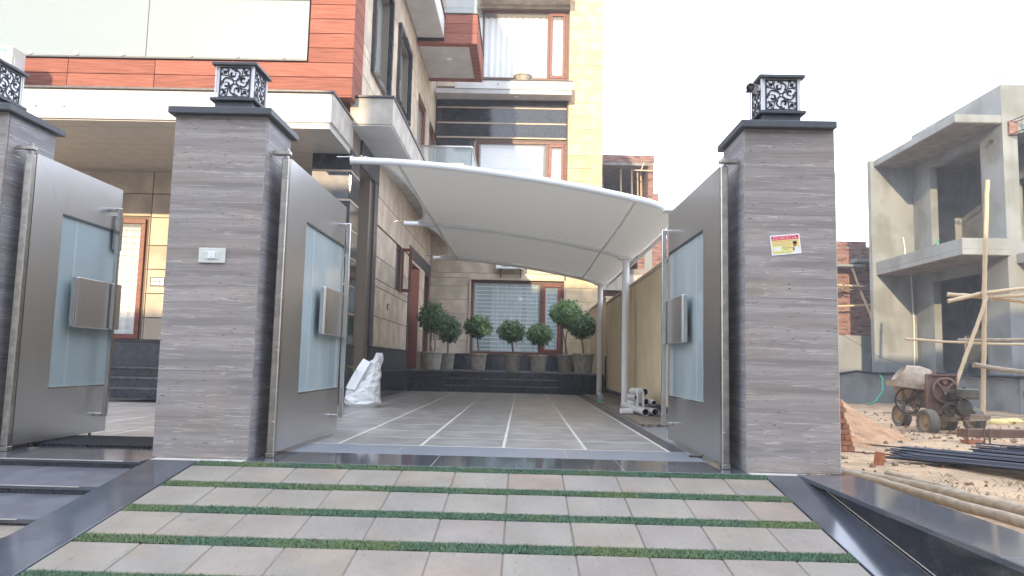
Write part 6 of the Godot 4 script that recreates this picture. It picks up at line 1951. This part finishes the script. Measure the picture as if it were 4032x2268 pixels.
	wr.tube([V(12.2, 2.3, -29.5), V(11.4, 1.15, -24.0), V(10.6, 0.75, -20.0), V(11.5, 0.55, -18.0)], 0.008, 4)
	tag(put(self, "wire", wr, M.iron), "thin black wire sagging across the concrete wall", "wire")
	# ---- planks, bags and rubble at the foot of the plinth
	var pk := [[V(9.8, -0.25, -18.6), V(13.2, -0.38, -19.4), "long grey plank leaning at the foot of the plinth"], [V(11.2, -0.36, -18.4), V(13.0, -0.42, -18.6), "short pale plank lying below the long grey plank"]]
	for q in pk:
		var m := MB.new(); m.bar(q[0], q[1], 0.22, 0.04, 0.004)
		tag(put(self, "plank", m, M.bamboo_g), q[2], "plank", "planks at the plinth")
	var bg := MB.new()
	for k in 5:
		bg.ball(V(10.3 + k * 0.55, -0.42, -17.6 + 0.2 * sin(k * 2.0)), V(0.34, 0.10, 0.22), 14, 8)
	for i in bg.v.size():
		bg.v[i] += V(1, 1, 1) * 0.05 * hn.get_noise_3dv(bg.v[i] * 60.0)
	tag(put(self, "plastic_sheet", bg, M.yellow_bag), "crumpled yellow plastic sheeting on the ground by the upright bamboo", "plastic sheet")
	var rb := MB.new()
	for k in 1500:
		var x := rng.randf_range(2.6, 13.0); var z := rng.randf_range(-21.0, -4.5)
		if k < 90:
			x = rng.randf_range(6.6, 8.6); z = rng.randf_range(-14.6, -12.8)
		if x < 3.0 and z < -9: continue
		var s := rng.randf_range(0.006, 0.026) * (1.0 if z > -9 else 1.5)
		rb.col = [Color(0.36, 0.27, 0.19), Color(0.42, 0.20, 0.12), Color(0.33, 0.30, 0.26), Color(0.45, 0.38, 0.30)][rng.randi() % 4]
		rb.obox(V(x, site_height(x, z) + s * 0.2, z), Basis.from_euler(V(rng.randf() * 6, rng.randf() * 6, rng.randf() * 6)), V(s, s * 0.6, s * 0.8), s * 0.3)
	var ro := put(self, "rubble", rb, mk(1, 1, 1, 0.95, T.dirt, 3.0, {"vc": true}))
	ro.set_meta("kind", "stuff"); tag(ro, "small stones, clods and brick chips strewn over the site", "rubble")
	# weeds
	var wd := MB.new()
	for k in 2600:
		var x: float; var z: float
		if k < 700:
			x = 2.3 + absf(rng.randfn()) * 0.45; z = rng.randf_range(-9.5, -6.4)
		elif k < 1700:
			x = rng.randf_range(8.8, 13.0); z = rng.randf_range(-17.6, -14.0)
		else:
			x = rng.randf_range(3.3, 5.6); z = rng.randf_range(-8.6, -6.3)
			if hn.get_noise_2d(x * 40.0, z * 40.0) < 0.12: continue
		var y := site_height(x, z)
		var a := rng.randf() * TAU; var h := rng.randf_range(0.02, 0.07)
		var w := h * 0.4
		wd.col = Color(0.10, 0.13, 0.045).lerp(Color(0.22, 0.18, 0.08), rng.randf())
		wd.ftri(V(x, y, z), V(x + cos(a) * w, y + h * 0.6, z + sin(a) * w), V(x + cos(a) * h, y + h, z + sin(a) * h), V(0, 1, 0.5))
	var wo := put(self, "weeds", wd, M.weed)
	wo.set_meta("kind", "stuff"); tag(wo, "sparse low green weeds growing on the dirt", "weeds")

func rebar_bundle(label: String, a: Vector3, b: Vector3, n: int, w: float) -> void:
	var t := thing("rebar_bundle", label, "steel bars", V(0, 0, 0), "bundles of reinforcing bars")
	var d := (b - a).normalized(); var s := d.cross(Vector3.UP).normalized()
	for k in n:
		var o := rng.randf_range(-1.0, 1.0); var e := clampf(o + rng.randf_range(-0.25, 0.25), -1.15, 1.15)
		var hh := rng.randf() * 0.15 * (1.0 - absf(o) * 0.6)
		var st := rng.randf_range(-0.10, 0.35)
		var p0 := a + s * o * w * 0.6 + d * st + V(0, hh, 0); var p1 := b + s * e * w * 1.5 + V(0, hh * 0.8, 0)
		var m := MB.new()
		m.tube([p0, p0.lerp(p1, 0.3) + s * rng.randf_range(-0.03, 0.03), p0.lerp(p1, 0.65) + s * rng.randf_range(-0.03, 0.03), p1], 0.010, 5)
		put(t, "bar", m, M.rebar)
